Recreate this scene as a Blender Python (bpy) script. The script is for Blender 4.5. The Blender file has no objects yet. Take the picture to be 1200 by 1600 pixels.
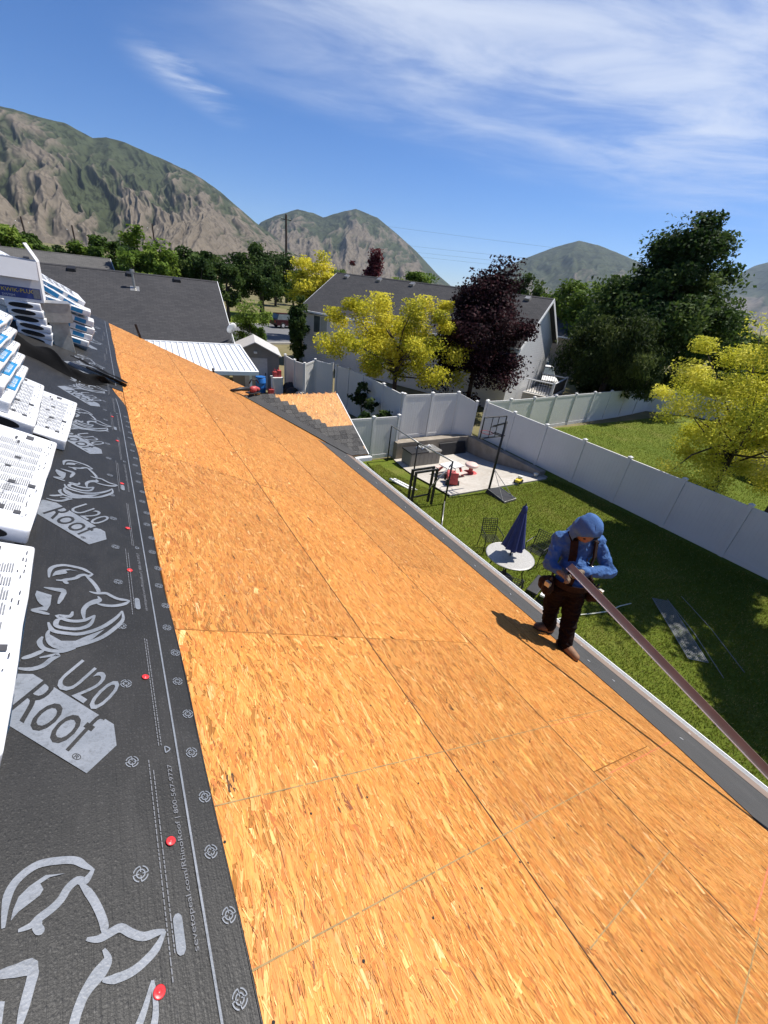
import bpy, bmesh, math, random
import numpy as np
from mathutils import Vector, Matrix

# ------------------------------------------------------------------ camera, sky, sun, exposure
SC = bpy.context.scene
COL = SC.collection
RX = (0.8518150185, -0.5121427101, 0.1100954988)      # camera right
UP = (0.1687353317, 0.4672179109, 0.8678915897)       # camera up
FW = (0.4959229397, 0.7207060900, -0.4843998035)      # viewing direction
cd = bpy.data.cameras.new('camera'); cam = bpy.data.objects.new('camera', cd); COL.objects.link(cam)
cam.matrix_world = Matrix(((RX[0], UP[0], -FW[0], 0), (RX[1], UP[1], -FW[1], 0), (RX[2], UP[2], -FW[2], 0), (0, 0, 0, 1)))
cd.sensor_fit = 'VERTICAL'; cd.sensor_height = 36.0; cd.lens = 36.0 * 641.7 / 1600.0
cd.clip_start = 0.05; cd.clip_end = 40000
SC.camera = cam

SUN_TO = Vector((0.62, -0.05, 1.0)).normalized()       # towards the sun
EL = math.asin(SUN_TO.z); AZ = math.atan2(SUN_TO.x, SUN_TO.y)
W = bpy.data.worlds.new('World'); SC.world = W; W.use_nodes = True
def world():
    nt = W.node_tree; N = nt.nodes; L = nt.links; N.clear()
    out = N.new('ShaderNodeOutputWorld'); bg = N.new('ShaderNodeBackground'); bg.inputs[1].default_value = 0.066
    sky = N.new('ShaderNodeTexSky'); sky.sky_type = 'NISHITA'; sky.sun_disc = False
    sky.sun_elevation = EL; sky.sun_rotation = AZ; sky.altitude = 1400; sky.air_density = 1.0; sky.dust_density = 0.15; sky.ozone_density = 2.2
    tc = N.new('ShaderNodeTexCoord'); sp = N.new('ShaderNodeSeparateXYZ'); L.new(tc.outputs['Generated'], sp.inputs[0])
    def m(op, a, b=None, clamp=False):
        n = N.new('ShaderNodeMath'); n.operation = op; n.use_clamp = clamp
        for i, v in enumerate((a, b)):
            if v is None: continue
            if isinstance(v, (int, float)): n.inputs[i].default_value = v
            else: L.new(v, n.inputs[i])
        return n.outputs[0]
    def ramp(v, a, b):
        n = N.new('ShaderNodeMapRange'); n.interpolation_type = 'SMOOTHSTEP'
        L.new(v, n.inputs[0]); n.inputs[1].default_value = a; n.inputs[2].default_value = b
        return n.outputs[0]
    z = m('MAXIMUM', sp.outputs[2], 0.04)
    u = m('DIVIDE', sp.outputs[0], z); v = m('DIVIDE', sp.outputs[1], z)
    # cirrus on a flat layer: streaks run roughly along (1,-0.6)
    def noise(su, sv, rot, scale, detail, rough, dist, off):
        c = N.new('ShaderNodeCombineXYZ'); cs, sn = math.cos(rot), math.sin(rot)
        a = m('ADD', m('MULTIPLY', u, cs), m('MULTIPLY', v, sn)); b = m('ADD', m('MULTIPLY', u, -sn), m('MULTIPLY', v, cs))
        L.new(m('MULTIPLY', a, su), c.inputs[0]); L.new(m('MULTIPLY', b, sv), c.inputs[1]); c.inputs[2].default_value = off
        n = N.new('ShaderNodeTexNoise'); n.inputs['Scale'].default_value = scale; n.inputs['Detail'].default_value = detail
        n.inputs['Roughness'].default_value = rough; n.inputs['Distortion'].default_value = dist; L.new(c.outputs[0], n.inputs['Vector'])
        return n.outputs['Fac']
    big = noise(0.6, 0.9, -0.35, 0.8, 5, 0.5, 0.3, 3.1)
    fine = noise(0.75, 1.35, -0.5, 1.25, 9, 0.6, 0.45, 1.7)
    edge = m('ADD', v, m('MULTIPLY', m('SUBTRACT', big, 0.5), 2.2))
    band = m('MULTIPLY', ramp(edge, 3.9, 2.1), ramp(u, 0.1, 1.2))
    c1 = m('MULTIPLY', band, m('ADD', m('MULTIPLY', ramp(fine, 0.30, 0.74), 0.66), 0.12))
    # one detached wisp
    du = m('SUBTRACT', u, 0.78); dv = m('SUBTRACT', m('SUBTRACT', v, 4.05), m('MULTIPLY', du, 1.0))
    wz = m('MULTIPLY', ramp(m('ABSOLUTE', m('ADD', dv, m('MULTIPLY', m('SUBTRACT', fine, 0.5), 0.9))), 0.42, 0.0), ramp(m('ABSOLUTE', du), 0.55, 0.1))
    c2 = m('MULTIPLY', wz, ramp(fine, 0.3, 0.7))
    cl = m('MULTIPLY', m('MAXIMUM', c1, m('MULTIPLY', c2, 0.75)), ramp(sp.outputs[2], 0.10, 0.26), True)
    hs = N.new('ShaderNodeHueSaturation'); hs.inputs['Saturation'].default_value = 1.15; tn = N.new('ShaderNodeMixRGB'); tn.blend_type = 'MULTIPLY'; tn.inputs[0].default_value = 1; tn.inputs[2].default_value = (.80, .94, 1.24, 1); L.new(sky.outputs[0], tn.inputs[1]); L.new(tn.outputs[0], hs.inputs['Color'])
    mx = N.new('ShaderNodeMixRGB'); L.new(cl, mx.inputs[0]); L.new(hs.outputs[0], mx.inputs[1]); mx.inputs[2].default_value = (8.2, 8.8, 10.0, 1)
    L.new(mx.outputs[0], bg.inputs[0]); L.new(bg.outputs[0], out.inputs[0])
world()
sd = bpy.data.lights.new('sun', 'SUN'); sun = bpy.data.objects.new('sun', sd); COL.objects.link(sun)
sd.energy = 5.0; sd.angle = math.radians(0.53); sd.color = (1.0, 0.955, 0.88)
sun.rotation_euler = (-SUN_TO).to_track_quat('-Z', 'Y').to_euler(); sun.location = (0, 0, 40)
VS = SC.view_settings; VS.view_transform = 'Standard'; VS.look = 'None'; VS.gamma = 1; VS.exposure = 0.62; VS.use_curve_mapping = False
SC.cycles.max_bounces = 6; SC.cycles.diffuse_bounces = 3; SC.cycles.glossy_bounces = 3; SC.cycles.transparent_max_bounces = 8
SC.cycles.volume_bounces = 0; SC.cycles.use_denoising = True

random.seed(7); RNG = np.random.default_rng(11)

# ------------------------------------------------------------------ materials
def srgb(r, g, b):
    f = lambda c: (c / 255 / 12.92) if c <= 10.3 else (((c / 255) + 0.055) / 1.055) ** 2.4
    return (f(r), f(g), f(b), 1)
def lin(r, g, b): return (r, g, b, 1)
class MT:
    """small helper round a node tree"""
    def __init__(s, name):
        s.m = bpy.data.materials.new(name); s.m.use_nodes = True; s.nt = s.m.node_tree; s.N = s.nt.nodes; s.L = s.nt.links
        s.b = s.N['Principled BSDF']; s.out = s.N['Material Output']
    def n(s, t, **kw):
        x = s.N.new('ShaderNode' + t)
        for k, v in kw.items():
            if k.startswith('_'): setattr(x, k[1:], v)
            else: x.inputs[k.replace('__', ' ')].default_value = v
        return x
    def link(s, a, b): s.L.new(a, b)
    def obj(s, scale=(1, 1, 1), rot=(0, 0, 0)):
        tc = s.n('TexCoord'); mp = s.n('Mapping'); s.link(tc.outputs['Object'], mp.inputs[0])
        mp.inputs['Scale'].default_value = scale; mp.inputs['Rotation'].default_value = rot; return mp.outputs[0]
    def noise(s, vec, scale, detail=4, rough=0.5, dist=0):
        x = s.n('TexNoise'); s.link(vec, x.inputs['Vector']); x.inputs['Scale'].default_value = scale; x.inputs['Detail'].default_value = detail
        x.inputs['Roughness'].default_value = rough; x.inputs['Distortion'].default_value = dist; return x.outputs['Fac']
    def ramp(s, fac, stops):
        r = s.n('ValToRGB'); s.link(fac, r.inputs[0]); e = r.color_ramp.elements
        while len(e) < len(stops): e.new(0.5)
        for i, (p, c) in enumerate(stops): e[i].position = p; e[i].color = c if len(c) == 4 else (*c, 1)
        return r.outputs[0]
    def mix(s, fac, a, b, mode='MIX'):
        x = s.n('MixRGB', _blend_type=mode)
        for i, v in enumerate((fac, a, b)):
            if isinstance(v, (int, float)): x.inputs[i].default_value = v
            elif isinstance(v, tuple): x.inputs[i].default_value = v
            else: s.link(v, x.inputs[i])
        return x.outputs[0]
    def col(s, c):
        if isinstance(c, tuple): s.b.inputs['Base Color'].default_value = c
        else: s.link(c, s.b.inputs['Base Color'])
    def bump(s, h, strength=0.3, dist=0.01):
        x = s.n('Bump'); x.inputs['Strength'].default_value = strength; x.inputs['Distance'].default_value = dist
        s.link(h, x.inputs['Height']); s.link(x.outputs[0], s.b.inputs['Normal'])
    def done(s, rough=0.6, spec=0.5, metal=0.0):
        s.b.inputs['Roughness'].default_value = rough; s.b.inputs['Specular IOR Level'].default_value = spec; s.b.inputs['Metallic'].default_value = metal
        return s.m
def simple(name, c, rough=0.6, var=0.18, scale=6, metal=0.0, spec=0.4, bump=0.0, bscale=60):
    t = MT(name); v = t.obj()
    n = t.noise(v, scale, 5, 0.6)
    lo = tuple(x * (1 - var) for x in c[:3]); hi = tuple(min(1, x * (1 + var)) for x in c[:3])
    t.col(t.ramp(n, [(0.3, lo), (0.7, hi)]))
    if bump: t.bump(t.noise(v, bscale, 4), bump, 0.01)
    return t.done(rough, spec, metal)
M = {}
def mats():
    M['white_vinyl'] = simple('white vinyl', lin(.62, .615, .60), .45, .06, .5)
    M['white_paint'] = simple('white painted metal', lin(.78, .78, .77), .4, .05, 3)
    M['black_metal'] = simple('black powder coat', lin(.012, .012, .013), .45, .2, 8)
    M['dark_plastic'] = simple('black plastic', lin(.015, .015, .017), .5, .25, 6)
    M['galv'] = simple('weathered galvanised steel', lin(.36, .35, .33), .42, .25, 9, .7)
    M['rust'] = simple('rust band', lin(.16, .06, .03), .8, .4, 30)
    M['brown_metal'] = simple('brown coil metal', lin(.22, .165, .135), .4, .12, 5, .0, .6)
    M['white_edge'] = simple('white hemmed edge', lin(.75, .75, .74), .4, .05, 4)
    M['fascia'] = simple('beige fascia', lin(.45, .41, .36), .6, .1, 4)
    M['stucco'] = simple('pale stucco', lin(.6, .57, .52), .85, .08, 3, bump=.3, bscale=120)
    M['red_plastic'] = simple('red plastic', lin(.62, .035, .04), .35, .08, 8)
    M['faded_red'] = simple('faded red plastic', lin(.42, .06, .06), .5, .2, 5)
    M['dusky_pink'] = simple('sun bleached plastic', lin(.62, .45, .4), .5, .15, 5)
    M['blue_plastic'] = simple('blue barrel plastic', lin(.02, .13, .42), .4, .15, 4)
    M['white_plastic'] = simple('white plastic', lin(.68, .68, .66), .4, .06, 5)
    M['wrap'] = simple('white plastic wrapper', lin(.66, .67, .70), .25, .05, 14, bump=.45, bscale=11)
    M['wrap_blue'] = simple('blue printed label', lin(.02, .2, .42), .3, .12, 30)
    M['print_dark'] = simple('dark grey print', lin(.05, .05, .055), .6, .2, 40)
    M['print_mid'] = simple('grey print', lin(.17, .175, .19), .6, .25, 60)
    M['print_pale'] = simple('pale print text', lin(.13, .135, .15), .6, .2, 60)
    M['shingle_edge'] = simple('black shingle edges', lin(.01, .01, .011), .8, .3, 80)
    M['carton'] = simple('white corrugated carton', lin(.6, .6, .62), .75, .05, 4)
    M['yellow_print'] = simple('yellow print', lin(.6, .45, .03), .6, .1, 30)
    M['navy_print'] = simple('navy print', lin(.04, .06, .2), .6, .1, 30)
    M['skin'] = simple('skin', lin(.2, .1, .062), .55, .1, 30)
    M['leather'] = simple('worn brown leather', lin(.016, .007, .005), .75, .4, 18, spec=.15, bump=.4, bscale=60)
    M['boot'] = simple('tan work boot leather', lin(.2, .105, .055), .7, .3, 14, bump=.3, bscale=50)
    M['sole'] = simple('black rubber', lin(.014, .013, .013), .8, .2, 20)
    M['pants'] = simple('dark brown canvas', lin(.0075, .0040, .004), .9, .35, 9, spec=.1, bump=.5, bscale=30)
    M['glove'] = simple('grey work glove', lin(.16, .12, .085), .8, .3, 40)
    t = MT('blue hoodie fleece'); v = t.obj()
    t.col(t.ramp(t.noise(v, 7, 5, .6), [(.3, (.034, .09, .235)), (.7, (.066, .148, .34))]))
    w = t.noise(t.obj((9, 9, 5)), 1.3, 4, .55, .9); t.bump(t.mix(.35, w, t.noise(v, 260, 2)), .75, .02); M['hoodie'] = t.done(.85, .25)
    M['navy_canvas'] = simple('navy umbrella canvas', lin(.025, .032, .13), .8, .15, 6, bump=.2, bscale=40)
    M['bark'] = simple('bark', lin(.06, .045, .035), .9, .4, 9, bump=.8, bscale=16)
    M['glass'] = simple('window glass', lin(.1, .12, .12), .12, .3, 1.5, spec=.7)
    M['curtain'] = simple('pale vertical blind', lin(.4, .42, .38), .7, .1, 12)
    M['concrete_curb'] = simple('concrete kerb', lin(.42, .4, .37), .9, .15, 3, bump=.3)
    M['asphalt'] = simple('asphalt', lin(.13, .13, .135), .9, .15, 3, bump=.3)
    M['car_red'] = simple('dark red car paint', lin(.035, .006, .008), .3, .1, 3)
    M['silver'] = simple('silver car paint', lin(.5, .5, .51), .3, .06, 3)
    M['rubber'] = simple('tyre rubber', lin(.02, .02, .02), .85, .2, 10)
    M['tan_stucco'] = simple('tan stucco', lin(.36, .29, .22), .9, .1, 3)
    M['shed_wall'] = simple('grey shed wall', lin(.2, .19, .175), .7, .08, 3)
    M['shed_roof'] = simple('grey shed roof', lin(.42, .41, .4), .65, .12, 5)
    M['pole_wood'] = simple('treated pole wood', lin(.05, .035, .028), .9, .3, 5)
    M['wire'] = simple('steel wire', lin(.24, .25, .26), .5, .1, 20, .4)
    M['rope'] = simple('pale hose', lin(.5, .5, .42), .6, .1, 20)
    # table top: pale speckled mesh glass
    t = MT('speckled table top'); v = t.obj(); t.col(t.ramp(t.noise(v, 55, 6, .7), [(.35, (.22, .21, .2)), (.6, (.45, .44, .42))])); M['table'] = t.done(.45, .5)
    # concrete
    t = MT('sunlit concrete'); v = t.obj(); a = t.noise(v, .8, 6, .6); b = t.noise(v, 7, 5, .65)
    t.col(t.mix(t.ramp(b, [(.42, (0, 0, 0)), (.7, (.55, .55, .55))]), t.ramp(a, [(.3, (.36, .33, .285)), (.7, (.54, .51, .465))]), (.3, .25, .2, 1))); t.bump(b, .3, .01); M['concrete'] = t.done(.9, .3)
    t = MT('tan retaining wall'); v = t.obj(); a = t.noise(v, 2.2, 6, .65)
    t.col(t.ramp(a, [(.3, (.2, .17, .135)), (.7, (.33, .29, .24))])); t.bump(a, .4, .02); M['wall_tan'] = t.done(.95, .2)
    # lawn soil under the blades
    t = MT('lawn ground'); v = t.obj(); a = t.noise(v, .55, 5, .6); b = t.noise(v, 14, 5, .7)
    c = t.ramp(a, [(.3, (.10, .135, .014)), (.55, (.14, .165, .02)), (.75, (.2, .19, .045))])
    t.col(t.mix(t.ramp(b, [(.35, (0, 0, 0)), (.7, (.8, .8, .8))]), c, (.06, .1, .01, 1))); t.bump(t.noise(v, 45, 4, .7), .9, .04); M['lawn'] = t.done(.95, .15)
    t = MT('valley ground'); v = t.obj(); a = t.noise(v, .035, 6, .6); b = t.noise(v, .5, 5, .6)
    c = t.ramp(a, [(.35, (.06, .08, .02)), (.5, (.2, .16, .09)), (.65, (.06, .085, .02))])
    t.col(t.mix(.35, c, t.ramp(b, [(.3, (.06, .08, .02)), (.7, (.24, .2, .12))]))); M['valley'] = t.done(.95, .1)
    # dark asphalt shingle roof of the neighbours
    for nm, lo, hi in (('roof_dark', (.032, .032, .035), (.062, .06, .062)), ('roof_white_house', (.04, .04, .042), (.075, .072, .072)), ('roof_far', (.07, .068, .065), (.12, .115, .11))):
        t = MT(nm + ' shingles'); tc = t.n('TexCoord'); br = t.n('TexBrick'); t.link(tc.outputs['Object'], br.inputs['Vector'])
        br.inputs['Scale'].default_value = 1.0; br.inputs['Brick Width'].default_value = .3; br.inputs['Row Height'].default_value = .14; br.inputs['Mortar Size'].default_value = .012
        br.inputs['Color1'].default_value = (*lo, 1); br.inputs['Color2'].default_value = (*hi, 1); br.inputs['Mortar'].default_value = tuple(x * .6 for x in lo) + (1,)
        g = t.noise(tc.outputs['Object'], 60, 3, .7); big = t.noise(tc.outputs['Object'], .6, 4)
        t.col(t.mix(.5, br.outputs[0], t.mix(.5, t.ramp(g, [(.3, lo), (.7, hi)]), t.ramp(big, [(.3, lo), (.7, hi)])))); t.bump(g, .5, .01); M[nm] = t.done(.9, .25)
    # lap siding
    for nm, c in (('siding', (.74, .74, .74)), ('siding_far', (.5, .48, .45))):
        t = MT(nm); tc = t.n('TexCoord'); sp = t.n('SeparateXYZ'); t.link(tc.outputs['Object'], sp.inputs[0])
        mm = t.n('Math', _operation='MULTIPLY'); t.link(sp.outputs[2], mm.inputs[0]); mm.inputs[1].default_value = 1 / .16
        fr = t.n('Math', _operation='FRACT'); t.link(mm.outputs[0], fr.inputs[0])
        t.col(t.ramp(t.noise(tc.outputs['Object'], 2, 3), [(.3, tuple(x * .94 for x in c)), (.7, c)])); t.bump(fr.outputs[0], 1.0, .02); M[nm] = t.done(.55, .3)
    # printed pale ink on the membrane
    t = MT('pale ink on membrane'); v = t.obj(); a = t.noise(v, 70, 3, .7); b = t.noise(v, 9, 3)
    t.col(t.mix(t.ramp(a, [(.5, (0, 0, 0)), (.75, (.5, .5, .5))]), t.ramp(b, [(.3, (.13, .145, .17)), (.7, (.19, .205, .235))]), (.05, .052, .055, 1))); t.bump(t.noise(v, 140, 2), .25, .003); M['ink'] = t.done(.45, .5)
    # woven black membrane
    t = MT('black woven membrane'); v = t.obj(); a = t.noise(v, 3, 5, .6); g = t.noise(v, 220, 2, .6)
    wr = t.mix(.5, t.noise(t.obj((5, 1.2, 1)), 3.5, 6, .62, .8), t.noise(t.obj((70, 3, 1)), 1.0, 4, .6, .6))
    dots = t.n('TexVoronoi'); t.link(t.obj((85, 55, 1)), dots.inputs['Vector']); dots.inputs['Scale'].default_value = 1; dots.inputs['Randomness'].default_value = .35
    sp = t.ramp(dots.outputs['Distance'], [(.12, (1, 1, 1)), (.3, (0, 0, 0))]); patch = t.ramp(t.noise(v, 2.2, 4), [(.45, (0, 0, 0)), (.62, (1, 1, 1))])
    base = t.ramp(a, [(.3, (.0085, .0083, .008)), (.7, (.016, .0152, .0145))])
    dust = t.mix(.5, t.ramp(t.noise(v, 130, 5, .8), [(.55, (0, 0, 0)), (.75, (.6, .6, .6))]), t.ramp(t.noise(t.obj((1, .5, 1)), 4.5, 6, .7, .5), [(.5, (0, 0, 0)), (.8, (.55, .55, .55))]), 'SCREEN')
    t.col(t.mix(dust, t.mix(t.mix(1.0, sp, patch, 'MULTIPLY'), base, (.026, .026, .027, 1)), (.075, .072, .07, 1)))
    t.bump(t.mix(.22, wr, t.mix(.35, g, sp)), .5, .008); M['membrane'] = t.done(.5, .4); M['membrane_back'] = simple('plain black membrane back', lin(.004, .004, .0045), .85, .3, 5, spec=.12, bump=.5, bscale=14)
    t = MT('granulated eave membrane'); v = t.obj(); a = t.noise(t.obj((1, .35, 1)), 5, 6, .65); g = t.noise(v, 300, 3, .7)
    t.col(t.mix(.45, t.ramp(a, [(.3, (.028, .028, .03)), (.7, (.06, .058, .058))]), t.ramp(g, [(.3, (.02, .02, .02)), (.75, (.1, .1, .1))]))); t.bump(g, .5, .004); M['eave_membrane'] = t.done(.75, .3)
    # old asphalt shingles
    t = MT('worn asphalt shingle'); v = t.obj(); g = t.noise(v, 90, 4, .8); a = t.noise(v, 5, 5, .6)
    ri = t.n('ObjectInfo'); r = t.ramp(ri.outputs['Random'], [(0, (.03, .03, .031)), (1, (.075, .073, .07))])
    t.col(t.mix(t.ramp(g, [(.52, (0, 0, 0)), (.72, (.8, .8, .8))]), r, (.26, .25, .24, 1))); t.bump(g, .6, .006); M['shingle'] = t.done(.9, .2)
    # strand board: colour comes per strand, with grain and resin on top
    t = MT('strand board'); at = t.n('Attribute'); at.attribute_name = 'tone'; v = t.obj((60, 5, 1)); g = t.noise(v, 5, 5, .7)
    ri = t.n('ObjectInfo'); shv = t.ramp(ri.outputs['Random'], [(0, (.89, .86, .83)), (.5, (1.0, 1.0, 1.0)), (1, (1.06, 1.02, .96))])
    big = t.noise(t.obj(), 1.3, 4, .6)
    c = t.mix(1.0, at.outputs['Color'], t.ramp(g, [(.28, (.72, .66, .6)), (.62, (1, 1, 1))]), 'MULTIPLY')
    c = t.mix(1.0, c, t.ramp(big, [(.3, (.88, .85, .82)), (.7, (1, 1, 1))]), 'MULTIPLY')
    t.col(t.mix(1.0, c, shv, 'MULTIPLY')); t.bump(g, .2, .002); M['osb'] = t.done(.55, .35)
    M['osb_edge'] = simple('strand board edge', lin(.33, .19, .09), .8, .3, 20)
    M['line_green'] = simple('faded green line ink', lin(.25, .17, .07), .8, .3, 25)
    M['line_red'] = simple('red chalk', lin(.5, .14, .06), .8, .2, 25)
    M['seam_dark'] = simple('dark joint', lin(.05, .03, .02), .9, .2, 10)
    t = MT('metal roof panel'); M['metal_roof'] = simple('white ribbed metal', lin(.7, .71, .72), .35, .05, 2, .0, .5)
mats()
def leafmat(name, trans=0.35, rough=.7):
    t = MT(name); at = t.n('Attribute'); at.attribute_name = 'tone'
    t.col(at.outputs['Color']); t.b.inputs['Roughness'].default_value = rough; t.b.inputs['Specular IOR Level'].default_value = .12
    tr = t.n('BsdfTranslucent'); t.link(at.outputs['Color'], tr.inputs[0]); mx = t.n('MixShader'); mx.inputs[0].default_value = trans
    t.link(t.b.outputs[0], mx.inputs[1]); t.link(tr.outputs[0], mx.inputs[2]); t.link(mx.outputs[0], t.out.inputs[0]); return t.m
M['leaf'] = leafmat('leaf'); M['blade'] = leafmat('grass blade', .3, .6)

# ------------------------------------------------------------------ mesh helpers
class MB:
    def __init__(s): s.v = []; s.f = []; s.mi = []
    def add(s, vs, fs, mi=0):
        o = len(s.v); s.v += [tuple(x) for x in vs]; s.f += [tuple(i + o for i in q) for q in fs]; s.mi += [mi] * len(fs); return s
    def box(s, x0, x1, y0, y1, z0, z1, mi=0, m=None):
        vs = [(x, y, z) for z in (z0, z1) for y in (y0, y1) for x in (x0, x1)]
        if m is not None: vs = [m @ Vector(p) for p in vs]
        return s.add(vs, [(0, 2, 3, 1), (4, 5, 7, 6), (0, 1, 5, 4), (2, 6, 7, 3), (0, 4, 6, 2), (1, 3, 7, 5)], mi)
    def quad(s, a, b, c, d, mi=0): return s.add([a, b, c, d], [(0, 1, 2, 3)], mi)
    def tube(s, pts, r, n=8, mi=0, cap=True):
        P = [Vector(p) for p in pts]; rs = r if isinstance(r, (list, tuple)) else [r] * len(P); o = len(s.v); prev = None
        for i, p in enumerate(P):
            d = (P[min(i + 1, len(P) - 1)] - P[max(i - 1, 0)]).normalized()
            if prev is None: a = d.orthogonal().normalized()
            else:
                a = prev - d * prev.dot(d); a = a.normalized() if a.length > 1e-6 else d.orthogonal().normalized()
            prev = a; b = d.cross(a)
            for k in range(n):
                t = 2 * math.pi * k / n; s.v.append(tuple(p + (a * math.cos(t) + b * math.sin(t)) * rs[i]))
        for i in range(len(P) - 1):
            for k in range(n):
                k2 = (k + 1) % n; s.f.append((o + i * n + k, o + i * n + k2, o + (i + 1) * n + k2, o + (i + 1) * n + k)); s.mi.append(mi)
        if cap:
            s.f.append(tuple(o + k for k in reversed(range(n)))); s.f.append(tuple(o + (len(P) - 1) * n + k for k in range(n))); s.mi += [mi, mi]
        return s
    def lathe(s, prof, n=24, c=(0, 0, 0), mi=0):
        o = len(s.v)
        for r, z in prof:
            for k in range(n):
                t = 2 * math.pi * k / n; s.v.append((c[0] + r * math.cos(t), c[1] + r * math.sin(t), c[2] + z))
        for i in range(len(prof) - 1):
            for k in range(n):
                k2 = (k + 1) % n; s.f.append((o + i * n + k, o + i * n + k2, o + (i + 1) * n + k2, o + (i + 1) * n + k)); s.mi.append(mi)
        s.f.append(tuple(o + k for k in reversed(range(n)))); s.f.append(tuple(o + (len(prof) - 1) * n + k for k in range(n))); s.mi += [mi, mi]
        return s
    def prism(s, poly, z0, z1, mi=0, m=None):
        n = len(poly); vs = [(x, y, z0) for x, y in poly] + [(x, y, z1) for x, y in poly]
        if m is not None: vs = [m @ Vector(p) for p in vs]
        return s.add(vs, [tuple(reversed(range(n))), tuple(range(n, 2 * n))] + [(i, (i + 1) % n, n + (i + 1) % n, n + i) for i in range(n)], mi)
    def mesh(s, name, mats, smooth=False, bevel=0):
        me = bpy.data.meshes.new(name); me.from_pydata(s.v, [], s.f)
        for m_ in (mats if isinstance(mats, (list, tuple)) else [mats]): me.materials.append(m_)
        for p, i in zip(me.polygons, s.mi): p.material_index = i
        if bevel:
            bm = bmesh.new(); bm.from_mesh(me); bmesh.ops.remove_doubles(bm, verts=bm.verts, dist=1e-5)
            bmesh.ops.bevel(bm, geom=list(bm.edges), offset=bevel, segments=2, affect='EDGES', profile=.6); bm.to_mesh(me); bm.free()
        bm = bmesh.new(); bm.from_mesh(me); bmesh.ops.recalc_face_normals(bm, faces=bm.faces); bm.to_mesh(me); bm.free()
        if smooth: me.shade_smooth()
        return me
def link(name, me, parent=None, loc=None, mw=None, **kw):
    o = bpy.data.objects.new(name, me); COL.objects.link(o)
    if parent is not None: o.parent = parent
    if mw is not None: o.matrix_local = mw
    if loc is not None: o.location = loc
    for k, v in kw.items():
        if v is not None: o[k] = v
    return o
def thing(name, label, category, loc=(0, 0, 0), rz=0, group=None):
    o = link(name, None, label=label, category=category, group=group); o.location = loc; o.rotation_euler = (0, 0, rz); return o
def part(name, mb, mat, parent, smooth=False, bevel=0, **kw):
    return link(name, mb.mesh(name, mat, smooth, bevel), parent, **kw)
def copy_tree(o, parent=None):
    c = o.copy(); COL.objects.link(c); c.parent = parent
    if parent is not None: c.matrix_local = o.matrix_local.copy()
    for ch in list(o.children): copy_tree(ch, c)
    return c
def npmesh(name, V, F, mat, tone=None, smooth=False):
    """V (n,3), F (m,k) numpy; tone (n,3) colours"""
    me = bpy.data.meshes.new(name); k = F.shape[1]
    me.vertices.add(len(V)); me.vertices.foreach_set('co', np.ascontiguousarray(V, np.float32).ravel())
    me.loops.add(F.size); me.loops.foreach_set('vertex_index', np.ascontiguousarray(F, np.int32).ravel())
    me.polygons.add(len(F)); me.polygons.foreach_set('loop_start', np.arange(0, F.size, k, dtype=np.int32)); me.polygons.foreach_set('loop_total', np.full(len(F), k, np.int32))
    me.update(calc_edges=True)
    if tone is not None:
        a = me.attributes.new('tone', 'FLOAT_COLOR', 'POINT'); c = np.ones((len(V), 4), np.float32); c[:, :3] = tone; a.data.foreach_set('color', c.ravel())
    me.materials.append(mat)
    if smooth: me.shade_smooth()
    return me
def text_mesh(name, body, mat, size=1.0, extrude=0.0, align='LEFT', shear=0.0):
    cu = bpy.data.curves.new(name, 'FONT'); cu.body = body; cu.size = size; cu.extrude = extrude; cu.align_x = align; cu.shear = shear; cu.resolution_u = 3
    ob = bpy.data.objects.new(name, cu); COL.objects.link(ob); dg = bpy.context.evaluated_depsgraph_get(); dg.update()
    me = bpy.data.meshes.new_from_object(ob.evaluated_get(dg)); COL.objects.unlink(ob); bpy.data.objects.remove(ob); bpy.data.curves.remove(cu)
    me.name = name; me.materials.clear(); me.materials.append(mat); return me
def remesh(mb, voxel=.012, smooth=6, factor=.5, disp=0.0, dscale=6.0, seed=0):
    """fuse overlapping closed shapes into one skin and relax it"""
    me = mb.mesh('tmp', M['skin']); o = bpy.data.objects.new('tmp', me); COL.objects.link(o)
    r = o.modifiers.new('r', 'REMESH'); r.mode = 'VOXEL'; r.voxel_size = voxel
    s = o.modifiers.new('s', 'SMOOTH'); s.iterations = smooth; s.factor = factor
    dg = bpy.context.evaluated_depsgraph_get(); dg.update(); out = bpy.data.meshes.new_from_object(o.evaluated_get(dg))
    COL.objects.unlink(o); bpy.data.objects.remove(o); bpy.data.meshes.remove(me)
    if disp:
        n = len(out.vertices); co = np.empty(n * 3, np.float32); out.vertices.foreach_get('co', co); co = co.reshape(-1, 3)
        no = np.empty(n * 3, np.float32); out.vertices.foreach_get('normal', no); no = no.reshape(-1, 3)
        from mathutils import noise as mn
        w = np.array([(1 - 2.2 * abs(mn.noise(Vector((p[0] * 9 + seed, p[1] * 9, p[2] * 15))))) + .5 * (1 - 2.2 * abs(mn.noise(Vector((p[0] * 24, p[1] * 24 + seed, p[2] * 30))))) - .9 for p in co.tolist()], np.float32)
        co += no * (w * disp)[:, None]; out.vertices.foreach_set('co', co.ravel()); out.update()
    out.materials.clear(); out.shade_smooth(); return out
def capsule(mb, a, b, ra, rb, n=14, rings=5):
    """closed tapered capsule"""
    a, b = Vector(a), Vector(b); d = (b - a); L = d.length or 1e-6; d = d / L
    pts, rs = [], []
    for i in range(rings): t = math.pi / 2 * (1 - i / rings); pts.append(a - d * ra * math.sin(t)); rs.append(max(ra * math.cos(t), ra * .08))
    pts.append(a); rs.append(ra); pts.append(b); rs.append(rb)
    for i in range(1, rings + 1): t = math.pi / 2 * i / rings; pts.append(b + d * rb * math.sin(t)); rs.append(max(rb * math.cos(t), rb * .08))
    return mb.tube(pts, rs, n)
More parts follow.
